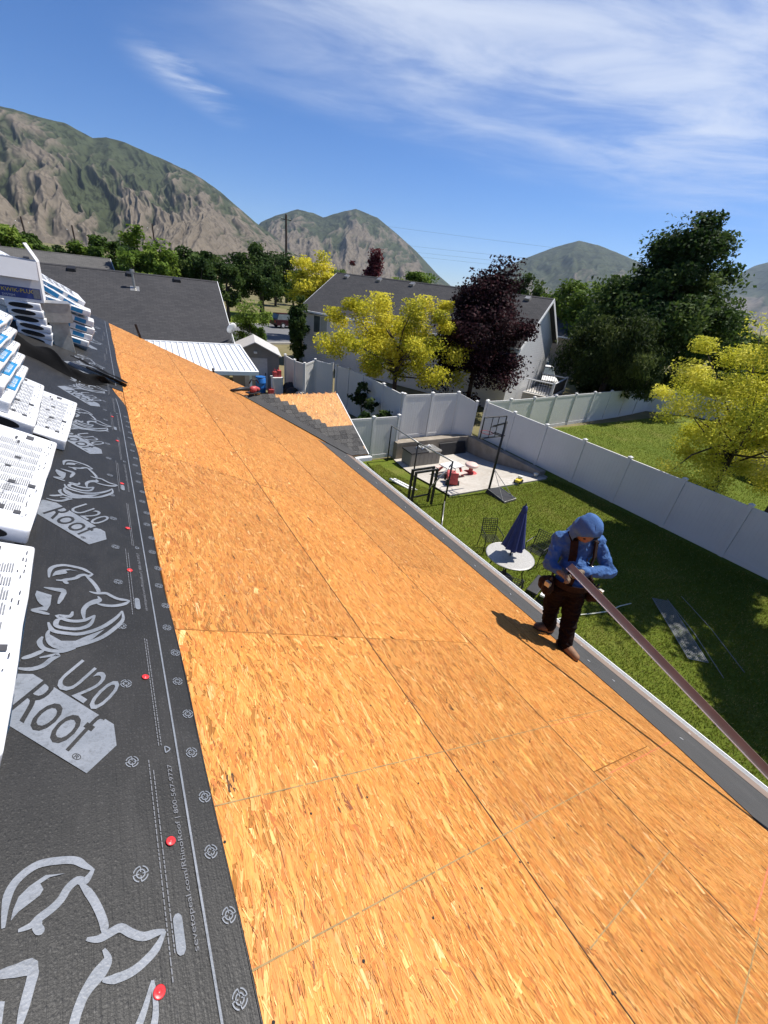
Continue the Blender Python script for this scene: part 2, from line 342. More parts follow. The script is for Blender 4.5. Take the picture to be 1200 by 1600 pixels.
def ellipsoid(mb, c, r, n=16, rings=10, m=None):
    c = Vector(c); vs, o = [], len(mb.v)
    for i in range(rings + 1):
        t = math.pi * (i + .0001) / (rings + .0002)
        for k in range(n):
            p = 2 * math.pi * k / n; q = Vector((r[0] * math.sin(t) * math.cos(p), r[1] * math.sin(t) * math.sin(p), r[2] * math.cos(t)))
            if m is not None: q = m @ q
            mb.v.append(tuple(c + q))
    for i in range(rings):
        for k in range(n):
            k2 = (k + 1) % n; mb.f.append((o + i * n + k, o + (i + 1) * n + k, o + (i + 1) * n + k2, o + i * n + k2)); mb.mi.append(0)
    return mb

# ------------------------------------------------------------------ the place: frames (heights are counted from the camera; the last lines lift everything so that the lawn is z = 0)
H = 1.35; PT = math.radians(26.57)
NV = Vector((math.sin(PT), 0, math.cos(PT))); SV = Vector((math.cos(PT), 0, -math.sin(PT)))
ROOF = Matrix(((SV.x, 0, NV.x, -H * NV.x), (SV.y, 1, NV.y, -H * NV.y), (SV.z, 0, NV.z, -H * NV.z), (0, 0, 0, 1)))   # (down-slope, along eave, out of roof)
def rf(s, t, u=0.0): return ROOF @ Vector((s, t, u))
GZ = -6.6
def sstep(a, b, x): k = min(1, max(0, (x - a) / (b - a))); return k * k * (3 - 2 * k)
def lawn_z(x, y):
    if x > 15.75: return GZ + 0.02
    return GZ - 0.82 * sstep(8.6, 15.0, y) * (1 if y < 16 else max(0, 1 - (y - 16) / 8))

# ------------------------------------------------------------------ ground, lawns, roads, mountains
def setting():
    xs = np.unique(np.concatenate([np.linspace(-6000, -100, 8), np.linspace(-100, 2, 12), np.linspace(2, 20, 73), np.linspace(20, 120, 16), np.linspace(120, 9000, 8)]))
    ys = np.unique(np.concatenate([np.linspace(-6000, -100, 6), np.linspace(-100, -6, 10), np.linspace(-6, 26, 129), np.linspace(26, 140, 16), np.linspace(140, 9000, 8)]))
    X, Y = np.meshgrid(xs, ys); Z = np.array([[lawn_z(x, y) - .07 for x in xs] for y in ys]); V = np.stack([X, Y, Z], -1).reshape(-1, 3)
    nx, ny = len(xs), len(ys); i = np.arange(nx - 1)[None, :] + nx * np.arange(ny - 1)[:, None]; i = i.ravel()
    F = np.stack([i, i + 1, i + nx + 1, i + nx], 1)
    link('ground', npmesh('ground', V, F, M['valley'], smooth=True), kind='structure')
    def sheet(name, x0, x1, y0, y1, dz, mat, step=.35, label=None):
        xs = np.linspace(x0, x1, max(2, int((x1 - x0) / step))); ys = np.linspace(y0, y1, max(2, int((y1 - y0) / step)))
        X, Y = np.meshgrid(xs, ys); Z = np.array([[lawn_z(min(max(x, x0), x1), y) + dz for x in xs] for y in ys]); V = np.stack([X, Y, Z], -1).reshape(-1, 3)
        nx, ny = len(xs), len(ys); i = (np.arange(nx - 1)[None, :] + nx * np.arange(ny - 1)[:, None]).ravel()
        return link(name, npmesh(name, V, np.stack([i, i + 1, i + nx + 1, i + nx], 1), mat, smooth=True), kind='structure')
    sheet('lawn', 4.0, 15.86, -9, 15.6, 0, M['lawn'])
    sheet('neighbour_lawn', 15.92, 44, -9, 15.2, 0, M['lawn'], 2)
    # grass blades
    def blades(name, n, region, size, cols, dens=None):
        x0, x1, y0, y1 = region; P = np.stack([RNG.uniform(x0, x1, n), RNG.uniform(y0, y1, n)], 1)
        if dens is not None: P = P[dens(P)]
        n = len(P); z = np.array([lawn_z(x, y) for x, y in P])
        a = RNG.uniform(0, 2 * np.pi, n); h = size * RNG.uniform(.6, 1.3, n); w = size * .16 * RNG.uniform(.7, 1.3, n); lean = RNG.normal(0, .45, (n, 2)) * h[:, None]
        d = np.stack([np.cos(a), np.sin(a)], 1) * w[:, None]
        V = np.empty((n, 3, 3)); V[:, 0, :2] = P - d; V[:, 1, :2] = P + d; V[:, 2, :2] = P + lean; V[:, 0, 2] = V[:, 1, 2] = z - .005; V[:, 2, 2] = z + h
        pat = .5 + .5 * np.sin(P[:, 0] * 1.1 + 2 * np.sin(P[:, 1] * .7)) * np.sin(P[:, 1] * .9 + 1.3 * np.sin(P[:, 0] * .8)); k = np.clip(pat * .6 + RNG.uniform(0, .6, n), 0, 1)[:, None]
        c0, c1, c2 = [np.array(c) for c in cols]; p2 = .5 + .5 * np.sin(P[:, 0] * 2.3 + 1.7 * np.sin(P[:, 1] * 1.9)) * np.sin(P[:, 1] * 2.9 + P[:, 0]); dry = (RNG.uniform(0, 1, n) < .05 + .38 * np.clip(p2 - .55, 0, 1) + .08 * pat)[:, None]
        tone = np.where(dry, c2, c0 * (1 - k) + c1 * k); tone = np.repeat(tone, 3, 0)
        link(name, npmesh(name, V.reshape(-1, 3), np.arange(3 * n).reshape(-1, 3), M['blade'], tone), kind='stuff', label='short mown yellowish green grass on the lawn' if 'near' not in name else None)
    def inpatio(P): return ~((P[:, 0] > 9.75) & (P[:, 1] > 10.0 + (P[:, 0] - 9.8) * -.02))
    blades('grass', 210000, (5.0, 15.6, -1.2, 15.0), .05, [(.075, .108, .010), (.19, .20, .022), (.38, .32, .11)], inpatio)
    blades('neighbour_grass', 60000, (16.1, 34, -2, 15.0), .07, [(.07, .115, .010), (.15, .185, .016), (.27, .25, .06)])
    # road, kerbs and verge behind the shed
    a = math.radians(-8)
    mr = Matrix.Translation((16, 51.5, 0)) @ Matrix.Rotation(math.radians(12), 4, 'Z')
    link('road', MB().box(-40, 40, -7.0, 7.0, GZ - .2, GZ + .012, m=mr).mesh('road', M['asphalt']), kind='structure')
    link('kerb', MB().box(-40, 40, -7.25, -7.0, GZ - .2, GZ + .14, m=mr).mesh('kerb', M['concrete_curb'], bevel=.02), kind='structure')
    link('kerb', MB().box(-40, 40, 7.0, 7.25, GZ - .2, GZ + .14, m=mr).mesh('kerb', M['concrete_curb'], bevel=.02), kind='structure')
    link('verge', MB().box(-40, 40, 7.3, 22, GZ - .2, GZ + .03, m=mr).mesh('verge', M['lawn']), kind='structure')
    # sunken patio slab: butts against the retaining walls
    P = [(9.85, 10.15), (12.0, 9.95), (15.25, 9.95), (15.25, 15.28), (10.6, 15.28)]
    mb = MB(); xs = np.linspace(0, 1, 12); rows = []
    for v in np.linspace(0, 1, 14):
        y = 10.0 + (15.28 - 10.0) * v; xl = 9.85 + .85 * v; xr = 15.25; rows.append([(xl + (xr - xl) * u, y + (.15 * (1 - v) * (1 - u)), lawn_z(10, y) + .05) for u in xs])
    vs = [p for r in rows for p in r]; n = len(xs); fs = [(j * n + i, j * n + i + 1, (j + 1) * n + i + 1, (j + 1) * n + i) for j in range(len(rows) - 1) for i in range(n - 1)]
    mb.add(vs, fs); ring = rows[0]
    for i in range(n - 1): p, q = ring[i], ring[i + 1]; mb.quad((p[0], p[1], p[2] - .12), (q[0], q[1], q[2] - .12), q, p)
    link('patio', mb.mesh('patio', M['concrete']), kind='structure')
setting()

def mountains():
    def vnoise(x, y, seed):
        xi = np.floor(x).astype(int); yi = np.floor(y).astype(int); fx = x - xi; fy = y - yi; fx = fx * fx * (3 - 2 * fx); fy = fy * fy * (3 - 2 * fy)
        def h(a, b): v = np.sin(a * 127.1 + b * 311.7 + seed * 74.7) * 43758.5453; return v - np.floor(v)
        return (h(xi, yi) * (1 - fx) + h(xi + 1, yi) * fx) * (1 - fy) + (h(xi, yi + 1) * (1 - fx) + h(xi + 1, yi + 1) * fx) * fy
    def fbm(x, y, seed, o=5): return sum(vnoise(x * 2 ** k, y * 2 ** k, seed + k) * .5 ** k for k in range(o)) / 2
    def range_(prof, R0, R1, R2, naz, nr, seed, gul, label, mat, wetter=0.0):
        az = np.radians(np.linspace(prof[0][0], prof[-1][0], naz)); crest = np.interp(np.degrees(az), [p[0] for p in prof], [p[1] for p in prof]) * R1
        crest = np.maximum(crest, -20); u = np.concatenate([np.linspace(0, 1, nr), 1 + np.linspace(0, 1, nr // 3)[1:]])
        A, U = np.meshgrid(az, u); Cr = np.broadcast_to(crest, A.shape); Rr = np.where(U <= 1, R0 + (R1 - R0) * U, R1 + (R2 - R1) * (U - 1))
        s = A * R1                                      # arc length
        warp = (fbm(s / 900, U * 3, seed + 20) - .5) * 500
        rid = 1 - np.abs(2 * fbm((s + warp + U * 140) / gul, U * .9, seed, 3) - 1) * 2.0
        rid2 = 1 - np.abs(2 * fbm((s + warp * .6) / (gul * .34), U * 3.0, seed + 9, 4) - 1) * 2.0
        rid3 = 1 - np.abs(2 * fbm((s + warp * .8 - U * 260) / (gul * .13), U * 7.0, seed + 77, 3) - 1) * 2.0
        k = np.clip(U, 0, 1); env = np.clip(4 * k * (1 - k), 0, 1) ** .75
        prof_z = (.30 * k + .70 * k ** 1.25)
        Z = Cr * np.where(U <= 1, prof_z, 1 - .75 * (U - 1)) + Cr * env * (.135 * (rid - .45) + .06 * (rid2 - .45) + .03 * (rid3 - .45)) + Cr * .012 * (fbm(s / 60, U * 30, seed + 3, 4) - .5) * np.clip(k * 3, 0, 1)
        Z = np.where(U <= 1, Z, Z); X = np.sin(A) * Rr; Y = np.cos(A) * Rr
        V = np.stack([X, Y, Z + GZ * (1 - k)], -1).reshape(-1, 3); nA = naz; nU = len(u); i = (np.arange(nA - 1)[None, :] + nA * np.arange(nU - 1)[:, None]).ravel()
        # scrub fills gullies and upper slopes, dry grass the spurs; fine gullies toned darker
        wet = (1 - rid) * .42 + 1.25 * (k - .5) + 1.0 * (fbm(s / 200, U * 9, seed + 31, 6) - .5) + .4 * (1 - rid2) + .4 * (1 - rid3) + wetter
        g = np.clip((wet - .42) * 2.6, 0, 1)[..., None]; spk = (fbm(s / 22, U * 80, seed + 41, 3) > .53)[..., None]
        dry = np.array([.142, .119, .091]) * (1 + .35 * (fbm(s / 150, U * 18, seed + 51, 4) - .5))[..., None]; green = np.array([.05, .06, .03]) * (1 + .5 * (fbm(s / 100, U * 25, seed + 61, 4) - .5))[..., None]
        tone = dry * (1 - g) + green * g; tone = np.where(spk, tone * (.72 - .22 * g), tone); tone = tone * (1 + .5 * (fbm(s / 12, U * 150, seed + 71, 2) - .5))[..., None] * (1 - .28 * np.clip((.35 - rid3) * 1.6, 0, 1))[..., None]
        link('mountain', npmesh('mountain', V, np.stack([i, i + 1, i + nA + 1, i + nA], 1), mat, tone.reshape(-1, 3), True), label=label, category='mountain', kind='structure')
    t = MT('mountain slopes'); at = t.n('Attribute'); at.attribute_name = 'tone'; t.col(at.outputs['Color']); M['mount'] = t.done(.95, .05)
    left = [(-24, .12), (-14, .145), (-7.05, .1552), (-4.61, .1621), (-3.77, .1629), (-2.1, .1607), (-.29, .1614), (1.74, .1514), (2.78, .1561), (4.31, .1551), (6.11, .1481), (8.28, .1396), (9.99, .1324), (11.15, .1249), (12.64, .1122), (14.18, .0949), (16.11, .0736), (17.46, .0622), (19.2, .0414), (21.76, .019), (24, -.002)]
    mid = [(12, .005), (13.95, .0301), (16.66, .0759), (18.18, .0897), (20.61, .1055), (22.37, .1033), (23.45, .0985), (25.21, .1106), (27.05, .1206), (29.58, .1112), (31.94, .0892), (34.4, .0641), (37.44, .0263), (40.48, -.0035)]
    right = [(40, -.004), (42, .018), (43.78, .0382), (45.67, .0619), (47.58, .0782), (50.04, .098), (52.17, .1103), (54.22, .1059), (56.32, .0965), (58.75, .0845), (61.73, .0585), (66, .03), (70, .0)]
    far = [(58, .01), (62, .03), (64.85, .0485), (66.61, .0663), (67.77, .0822), (68.51, .0924), (69.35, .0979), (71.59, .1176), (78, .13), (90, .12), (110, .06)]
    range_(left, 1500, 3600, 4600, 760, 260, 3, 300, 'large brown and green mountain with steep gullies on the left', M['mount'])
    range_(mid, 3000, 5200, 6200, 420, 170, 8, 380, 'twin peaked mountain rising behind the white house', M['mount'])
    range_(right, 3900, 6200, 7800, 240, 110, 14, 500, 'hazy rounded peak between the purple tree and the tall dark tree', M['mount'], .5)
    range_(far, 5600, 8600, 10200, 180, 80, 19, 700, 'distant blue grey mountain shoulder at the right edge', M['mount'], .3)
mountains()

# ------------------------------------------------------------------ our house: roof deck under work
house = thing('house', 'house in the foreground with bare orange strand board roof being re-covered', 'house', (0, 0, 0))
def strands(w, l, n, poly=None, seed=0, sig=.24, z0=0.0):
    """overlapping wood strands lying on a w x l board, long way along y"""
    r = np.random.default_rng(seed); P = np.stack([r.uniform(0, w, n), r.uniform(0, l, n)], 1)
    if poly is not None:
        ins = np.zeros(n, bool); q = len(poly)
        for i in range(q):
            (xa, ya), (xb, yb) = poly[i], poly[(i + 1) % q]; c = ((ya > P[:, 1]) != (yb > P[:, 1])) & (P[:, 0] < (xb - xa) * (P[:, 1] - ya) / (yb - ya + 1e-12) + xa); ins ^= c
        P = P[ins]; n = len(P)
    L = np.clip(r.gamma(3.0, .027, n), .02, .2); Wd = np.clip(r.gamma(2.6, .0042, n), .003, .026); fine = r.uniform(0, 1, n) < .35; L = np.where(fine, L * .55, L); Wd = np.where(fine, Wd * .45, Wd)
    # orientation wanders over the board
    fld = .35 * np.sin(P[:, 0] * 3.1 + seed) + .3 * np.sin(P[:, 1] * 2.3 + seed * 1.7)
    A = r.normal(0, sig, n) + fld * .35; A = np.where(r.uniform(0, 1, n) < .07, r.uniform(-1.6, 1.6, n), A)
    d = np.stack([np.sin(A), np.cos(A)], 1); p = np.stack([np.cos(A), -np.sin(A)], 1)
    j = lambda s=.35: r.uniform(-s, s, n)
    c = [(-.5 + j(.12), -.5 + j(.1)), (-.5 + j(.12), .5 + j(.1)), (j(.15), .55 + j(.15)), (.5 + j(.12), .5 + j(.25)), (.5 + j(.12), -.5 + j(.25)), (j(.15), -.55 + j(.15))]
    V = np.empty((n, 6, 3)); lay = r.uniform(0, 1, n)
    for k, (a, b) in enumerate(c):
        xy = P + d * (a * L)[:, None] + p * (b * Wd)[:, None]; V[:, k, 0] = np.clip(xy[:, 0], .001, w - .001); V[:, k, 1] = np.clip(xy[:, 1], .001, l - .001); V[:, k, 2] = z0 + .0003 + .0016 * lay + .0003 * r.uniform(0, 1, n)
    pal = np.array([(.62, .295, .070), (.58, .248, .050), (.50, .193, .036), (.69, .375, .108), (.37, .13, .026), (.78, .49, .185), (.2, .07, .02), (.05, .025, .012)])
    pr = np.array([.36, .30, .17, .11, .035, .022, .006, .0025]); ci = r.choice(len(pal), n, p=pr / pr.sum()); tone = pal[ci] * r.uniform(.88, 1.12, (n, 1)); tone[:, 2] *= r.uniform(.8, 1.2, n); tone[:, 1] *= .955
    # thin slivers on top: same wood, finer
    m2 = int(n * 1.3); Q = P[r.integers(0, n, m2)] + r.normal(0, .03, (m2, 2)); L2 = np.clip(r.gamma(2.5, .014, m2), .008, .1); W2 = r.uniform(.0012, .0045, m2); A2 = r.normal(0, sig * .8, m2)
    d = np.stack([np.sin(A2), np.cos(A2)], 1); p = np.stack([np.cos(A2), -np.sin(A2)], 1); V2 = np.empty((m2, 6, 3))
    for k_, (a, b) in enumerate(((-.5, -.3), (-.5, .3), (0, .5), (.5, .25), (.5, -.25), (0, -.5))):
        xy = Q + d * (a * L2)[:, None] + p * (b * W2)[:, None]; V2[:, k_, 0] = np.clip(xy[:, 0], .001, w - .001); V2[:, k_, 1] = np.clip(xy[:, 1], .001, l - .001); V2[:, k_, 2] = z0 + .0023 + .0002 * r.uniform(0, 1, m2)
    t2 = pal[r.choice([0, 1, 2, 3, 4, 5, 6], m2, p=[.29, .25, .18, .13, .08, .055, .015])] * r.uniform(.85, 1.1, (m2, 1))
    return np.concatenate([V, V2]), np.concatenate([tone, t2])
def sheet_mesh(name, w, l, n, seed, poly=None):
    V, T = strands(w, l, n, poly, seed); k = len(V)
    base = np.array([(0, 0, 0), (w, 0, 0), (w, l, 0), (0, l, 0), (0, 0, -.012), (w, 0, -.012), (w, l, -.012), (0, l, -.012)], float)
    me = bpy.data.meshes.new(name)
    verts = np.concatenate([base, V.reshape(-1, 3)]); faces = [(0, 1, 2, 3), (7, 6, 5, 4), (0, 4, 5, 1), (1, 5, 6, 2), (2, 6, 7, 3), (3, 7, 4, 0)]
    nl = 24 + 6 * k; me.vertices.add(len(verts)); me.vertices.foreach_set('co', verts.astype(np.float32).ravel())
    vi = np.concatenate([np.array(faces).ravel(), 8 + np.arange(6 * k)]).astype(np.int32)
    me.loops.add(nl); me.loops.foreach_set('vertex_index', vi); ls = np.concatenate([np.arange(0, 24, 4), 24 + np.arange(0, 6 * k, 6)]).astype(np.int32); lt = np.concatenate([np.full(6, 4), np.full(k, 6)]).astype(np.int32)
    me.polygons.add(6 + k); me.polygons.foreach_set('loop_start', ls); me.polygons.foreach_set('loop_total', lt); me.update(calc_edges=True)
    a = me.attributes.new('tone', 'FLOAT_COLOR', 'POINT'); c = np.ones((len(verts), 4), np.float32); c[:8, :3] = (.5, .23, .06); c[8:, :3] = np.repeat(T, 6, 0); a.data.foreach_set('color', c.ravel())
    me.materials.append(M['osb']); return me
def roof_deck():
    SW, SL = 1.2105, 2.4345; var = [sheet_mesh('strand_board_sheet', SW, SL, 10000, 40 + i) for i in range(4)]
    link('gap_shade_slab', MB().box(-.517, 5.56, -3.5, 12.24, -.03, -.0125).mesh('gap_shade_slab', M['seam_dark']), house, mw=ROOF)  # dark slab added below the boards so their gaps read as shade
    rows = [-.517, .700, 1.917, 3.134, 4.351]; offs = [-3.6, -3.2372, -3.2372, -2.0, -3.0]; q = 0
    for r, s0 in enumerate(rows):
        t = offs[r]
        while t < 12.0:
            t1 = min(t + 2.4385, 12.25); L = t1 - t
            m = ROOF @ Matrix.Translation((s0, t, 0)); me = var[q % 4]
            if q % 3 == 1: m = m @ Matrix.Translation((SW, SL, 0)) @ Matrix.Rotation(math.pi, 4, 'Z')
            if L < 2.40:
                me = sheet_mesh('strand_board_sheet', SW, L - .003, int(9500 * L / 2.44) + 50, 70 + r); m = ROOF @ Matrix.Translation((s0, t, 0))
            link('strand_board_sheet', me, house, mw=m); q += 1; t = t1
    for s_ in (1.9138, 3.1308): link('panel_joint', MB().box(s_ - .0022, s_ + .0022, -3.2, 12.2, .0, .0029).mesh('panel_joint', M['seam_dark']), house, mw=ROOF)
    # printed rafter lines and chalk on the boards
    lines = [(.79, .71, 3.15, 'line_green', .0048, 0), (.79, 3.15, 3.9, 'line_red', .004, 0), (.372, .71, 3.3, 'line_green', .0048, 0), (.39, 3.3, 4.9, 'line_red', .006, 0),
             (-.05, 1.95, 3.15, 'line_green', .0048, 0), (-.47, 2.3, 3.3, 'line_green', .0048, 0), (-.44, 3.3, 4.5, 'line_red', .008, 0), (.82, 3.15, 4.6, 'line_green', .004, 0)]
    for t, a, b, mt, w, _ in lines:
        mb = MB(); k = 14
        for i in range(k):
            s0 = a + (b - a) * i / k; s1 = a + (b - a) * (i + .93) / k; j = random.uniform(-.001, .001); mb.add([(s0, t - w / 2 + j, .0030), (s1, t - w / 2 + j, .0030), (s1, t + w / 2 + j, .0030), (s0, t + w / 2 + j, .0030)], [(0, 1, 2, 3)])
        link('marking_line', mb.mesh('marking_line', M[mt]), house, mw=ROOF)
    # nail heads on the boards
    mb = MB()
    for s0 in rows[1:]:
        for ds in (.02, .32, .62, .92, 1.2):
            for t in np.arange(-1.0, 7.0, .42):
                x, y = s0 + ds + random.uniform(-.02, .02), t + random.uniform(-.012, .012)
                if x < 4.9: mb.lathe([(.0045, .0020), (.0045, .0034)], 6, (x, y, 0))
    link('nail_heads', mb.mesh('nail_heads', M['shingle_edge']), house, mw=ROOF, kind='stuff')
    # eave membrane, drip edge, gutter
    ed = [(-3.5, 4.45), (-1.5, 4.65), (-.4, 4.78), (.3, 4.93), (1.0, 4.995), (2.2, 5.06), (3.9, 5.09), (5.5, 5.0), (7.0, 4.92), (8.6, 4.90)]
    mb = MB()
    for i in range(len(ed) - 1):
        (t0, a), (t1, b) = ed[i], ed[i + 1]; mb.add([(a, t0, .003), (5.73, t0, .003), (5.73, t1, .003), (b, t1, .003), (a, t0, .009), (5.73, t0, .009), (5.73, t1, .009), (b, t1, .009)], [(4, 5, 6, 7), (3, 2, 1, 0), (0, 1, 5, 4), (1, 2, 6, 5), (2, 3, 7, 6), (3, 0, 4, 7)])
    em = link('eave_membrane', mb.mesh('eave_membrane', M['eave_membrane']), house, mw=ROOF)
    for t in np.arange(-.3, 8.2, .62):
        for ds in (5.62, 5.28):
            a = random.uniform(-.6, .6); x, y = ds + random.uniform(-.05, .05), t + random.uniform(-.2, .2)
            link('staple', MB().box(-.004, .004, -.016, .016, .0, .004).mesh('staple', M['white_edge']), em, mw=Matrix.Translation((x, y, .0095)) @ Matrix.Rotation(a, 4, 'Z'))
    mb = MB().box(5.58, 5.765, -3.6, 8.36, .0105, .0125).box(5.765, 5.769, -3.6, 8.36, -.06, .0125); link('drip_edge', mb.mesh('drip_edge', M['brown_metal']), house, mw=ROOF)
    e = rf(5.77, 0); x0 = e.x; z0 = e.z
    prof = [(x0 + .005, z0 - .02), (x0 + .005, z0 - .13), (x0 + .075, z0 - .13), (x0 + .10, z0 - .07), (x0 + .115, z0 - .028), (x0 + .1, z0 - .024), (x0 + .096, z0 - .03), (x0 + .09, z0 - .066), (x0 + .068, z0 - .122), (x0 + .012, z0 - .122), (x0 + .012, z0 - .02)]
    mb = MB(); n = len(prof); vs = [(x, -3.6, z) for x, z in prof] + [(x, 8.28, z) for x, z in prof]
    mb.add(vs, [(i, (i + 1) % n, n + (i + 1) % n, n + i) for i in range(n)] + [tuple(range(n)), tuple(reversed(range(n, 2 * n)))]); gt = part('gutter', mb, M['white_edge'], house)
    part('fascia', MB().box(x0 - .02, x0 + .003, -3.6, 8.4, z0 - .2, z0 - .012), M['fascia'], house)
    part('soffit', MB().box(x0 - .45, x0 - .021, -3.6, 12.2, z0 - .2, z0 - .185), M['white_paint'], house)
    part('wall', MB().box(x0 - .6, x0 - .42, -3.6, 12.0, GZ - .9, z0 - .2), M['stucco'], house)
    part('wall', MB().box(-6.5, x0 - .42, 11.8, 12.0, GZ - .9, -3.6), M['stucco'], house)
    # rake board at the far end, far slope behind the ridge, ridge line
    rb = [(-.6, 12.253), (5.73, 12.253)]
    link('rake_board', MB().box(-.62, 5.75, 12.254, 12.275, -.16, -.004).mesh('rake_board', M['fascia']), house, mw=ROOF)
    rg = rf(-.575, 0, -.014); m2 = Matrix(((-SV.x, 0, -NV.x, rg.x), (0, 1, 0, 0), (SV.z, 0, NV.z, rg.z), (0, 0, 0, 1)))
    link('back_slope', MB().box(.05, 6.4, -3.6, 12.25, -.012, 0).mesh('back_slope', M['eave_membrane']), house, mw=m2)
    # small black roof jacks at the far rake
    for s, t, hh in ((1.36, 12.2, .30), (3.16, 12.2, .1)):
        mb = MB().box(-.025, .025, -.03, -.02, -.02, hh).box(-.025, .025, -.02, .03, -.02, -.012); link('roof_jack', mb.mesh('roof_jack', M['black_metal'], bevel=.003), house, mw=Matrix.Translation(rf(s, t, .015)) @ Matrix.Rotation(-.2, 4, 'Y'))
    # dark cord or lath lying at the cross gable valley
roof_deck()

def cross_gable():
    PW = math.atan(.5); cs, sn = math.cos(PW), math.sin(PW)
    CG = Matrix(((1, 0, 0, 0), (0, cs, -sn, 8.3), (0, sn, cs, -3.77), (0, 0, 0, 1)))      # x along eave, y up the slope
    poly = [(3.31, 2.236), (5.01, 2.236), (5.01, .99), (4.3, .95), (4.24, 1.11), (3.79, 1.63), (3.40, 1.97)]
    mb = MB().prism([(2.54, 2.236), (5.02, 2.236), (5.02, 0), (4.55, 0)], -.03, -.002); link('cross_gable_deck', mb.mesh('cross_gable_deck', M['osb_edge']), house, mw=CG)
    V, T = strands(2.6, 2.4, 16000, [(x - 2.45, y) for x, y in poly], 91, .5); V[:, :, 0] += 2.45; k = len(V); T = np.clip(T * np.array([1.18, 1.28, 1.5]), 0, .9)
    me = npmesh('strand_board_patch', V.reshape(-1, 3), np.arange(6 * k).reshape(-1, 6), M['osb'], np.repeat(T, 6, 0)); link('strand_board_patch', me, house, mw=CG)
    mb = MB().prism(poly, -.0018, .0001); bp = link('strand_board_base', mb.mesh('strand_board_base', M['osb_edge']), house, mw=CG)
    # worn shingles left along the valley and the eave, course by course
    def inside(x, y, pg):
        c = False
        for i in range(len(pg)):
            (xa, ya), (xb, yb) = pg[i], pg[(i + 1) % len(pg)]
            if (ya > y) != (yb > y) and x < (xb - xa) * (y - ya) / (yb - ya) + xa: c = not c
        return c
    W_, H_ = .165, .143; full = MB().prism([(.003, 0), (W_ - .003, 0), (W_ - .003, H_ + .03), (.003, H_ + .03)], 0, .007).mesh('shingle', M['shingle'])
    for r in range(16):
        y = r * .14 + .004; xv = 4.55 - (4.55 - 2.54) * (y / 2.236); x = xv - .02 - random.uniform(0, .2)
        while x < 4.99:
            w = W_; xa, xb = max(x, xv), min(x + w, 5.02)
            cx, cy = (xa + xb) / 2, y + .07
            if xb - xa > .05 and not inside(cx, cy, poly) and cy < 2.25:
                if xb - xa > .16: link('shingle', full, house, mw=CG @ Matrix.Translation((x, y, .002 + random.uniform(0, .003))) @ Matrix.Rotation(-.035, 4, 'X'))
                else: link('shingle', MB().prism([(0, 0), (xb - xa - .004, 0), (xb - xa - .004, H_ + .03), (0, H_ + .03)], 0, .007).mesh('shingle', M['shingle']), house, mw=CG @ Matrix.Translation((xa, y, .002)) @ Matrix.Rotation(-.035, 4, 'X'))
            x += w
    # valley flashing strip on the main roof side
    a = rf(0, 0); ln = []
    for f in np.linspace(0, 1, 9): ln.append(Vector((4.55 + (2.52 - 4.55) * f, 8.3 + 2.0 * f, -3.77 + 1.0 * f)))
    mb = MB()
    for i in range(8):
        p, q = ln[i], ln[i + 1]; up = Vector((0, 0, .012)); w0 = .17 + .03 * math.sin(i * 1.7); w1 = .17 + .03 * math.sin((i + 1) * 1.7)
        mb.add([p + up, q + up, q + up + SV * -w1 + NV * .004, p + up + SV * -w0 + NV * .004], [(0, 1, 2, 3)]); e_ = Vector((.22, 0, .012)); mb.add([p + up, p + up + e_, q + up + e_, q + up], [(0, 1, 2, 3)])
    link('valley_flashing', mb.mesh('valley_flashing', M['eave_membrane']), house)
    CF = Matrix(((1, 0, 0, 0), (0, -cs, sn, 12.3), (0, sn, cs, -3.77), (0, 0, 0, 1)))
    link('cross_gable_back', MB().prism([(2.54, 2.236), (5.02, 2.236), (5.02, 0), (4.55, 0)], -.03, 0).mesh('cross_gable_back', M['eave_membrane']), house, mw=CF)
    mb = MB().add([(5.0, 8.35, -3.8), (5.0, 12.25, -3.8), (5.0, 10.3, -2.82), (4.9, 8.35, -3.8), (4.9, 12.25, -3.8), (4.9, 10.3, -2.82)], [(0, 1, 2), (5, 4, 3), (0, 3, 4, 1), (1, 4, 5, 2), (2, 5, 3, 0)]); link('gable_wall', mb.mesh('gable_wall', M['stucco']), house)
    part('gable_wall', MB().box(4.3, 4.97, 8.7, 12.0, GZ - .9, -3.82), M['stucco'], house)
    # white gutter return at the inside corner
    g = MB().box(4.62, 5.06, 8.17, 8.275, -3.90, -3.80).box(4.66, 5.02, 8.185, 8.26, -3.80, -3.795); part('gutter', g, M['white_edge'], house, bevel=.008)
    link('rake_board', MB().box(5.021, 5.04, 0, 2.23, -.14, .004).mesh('rake_board', M['white_edge']), house, mw=CG)
cross_gable()

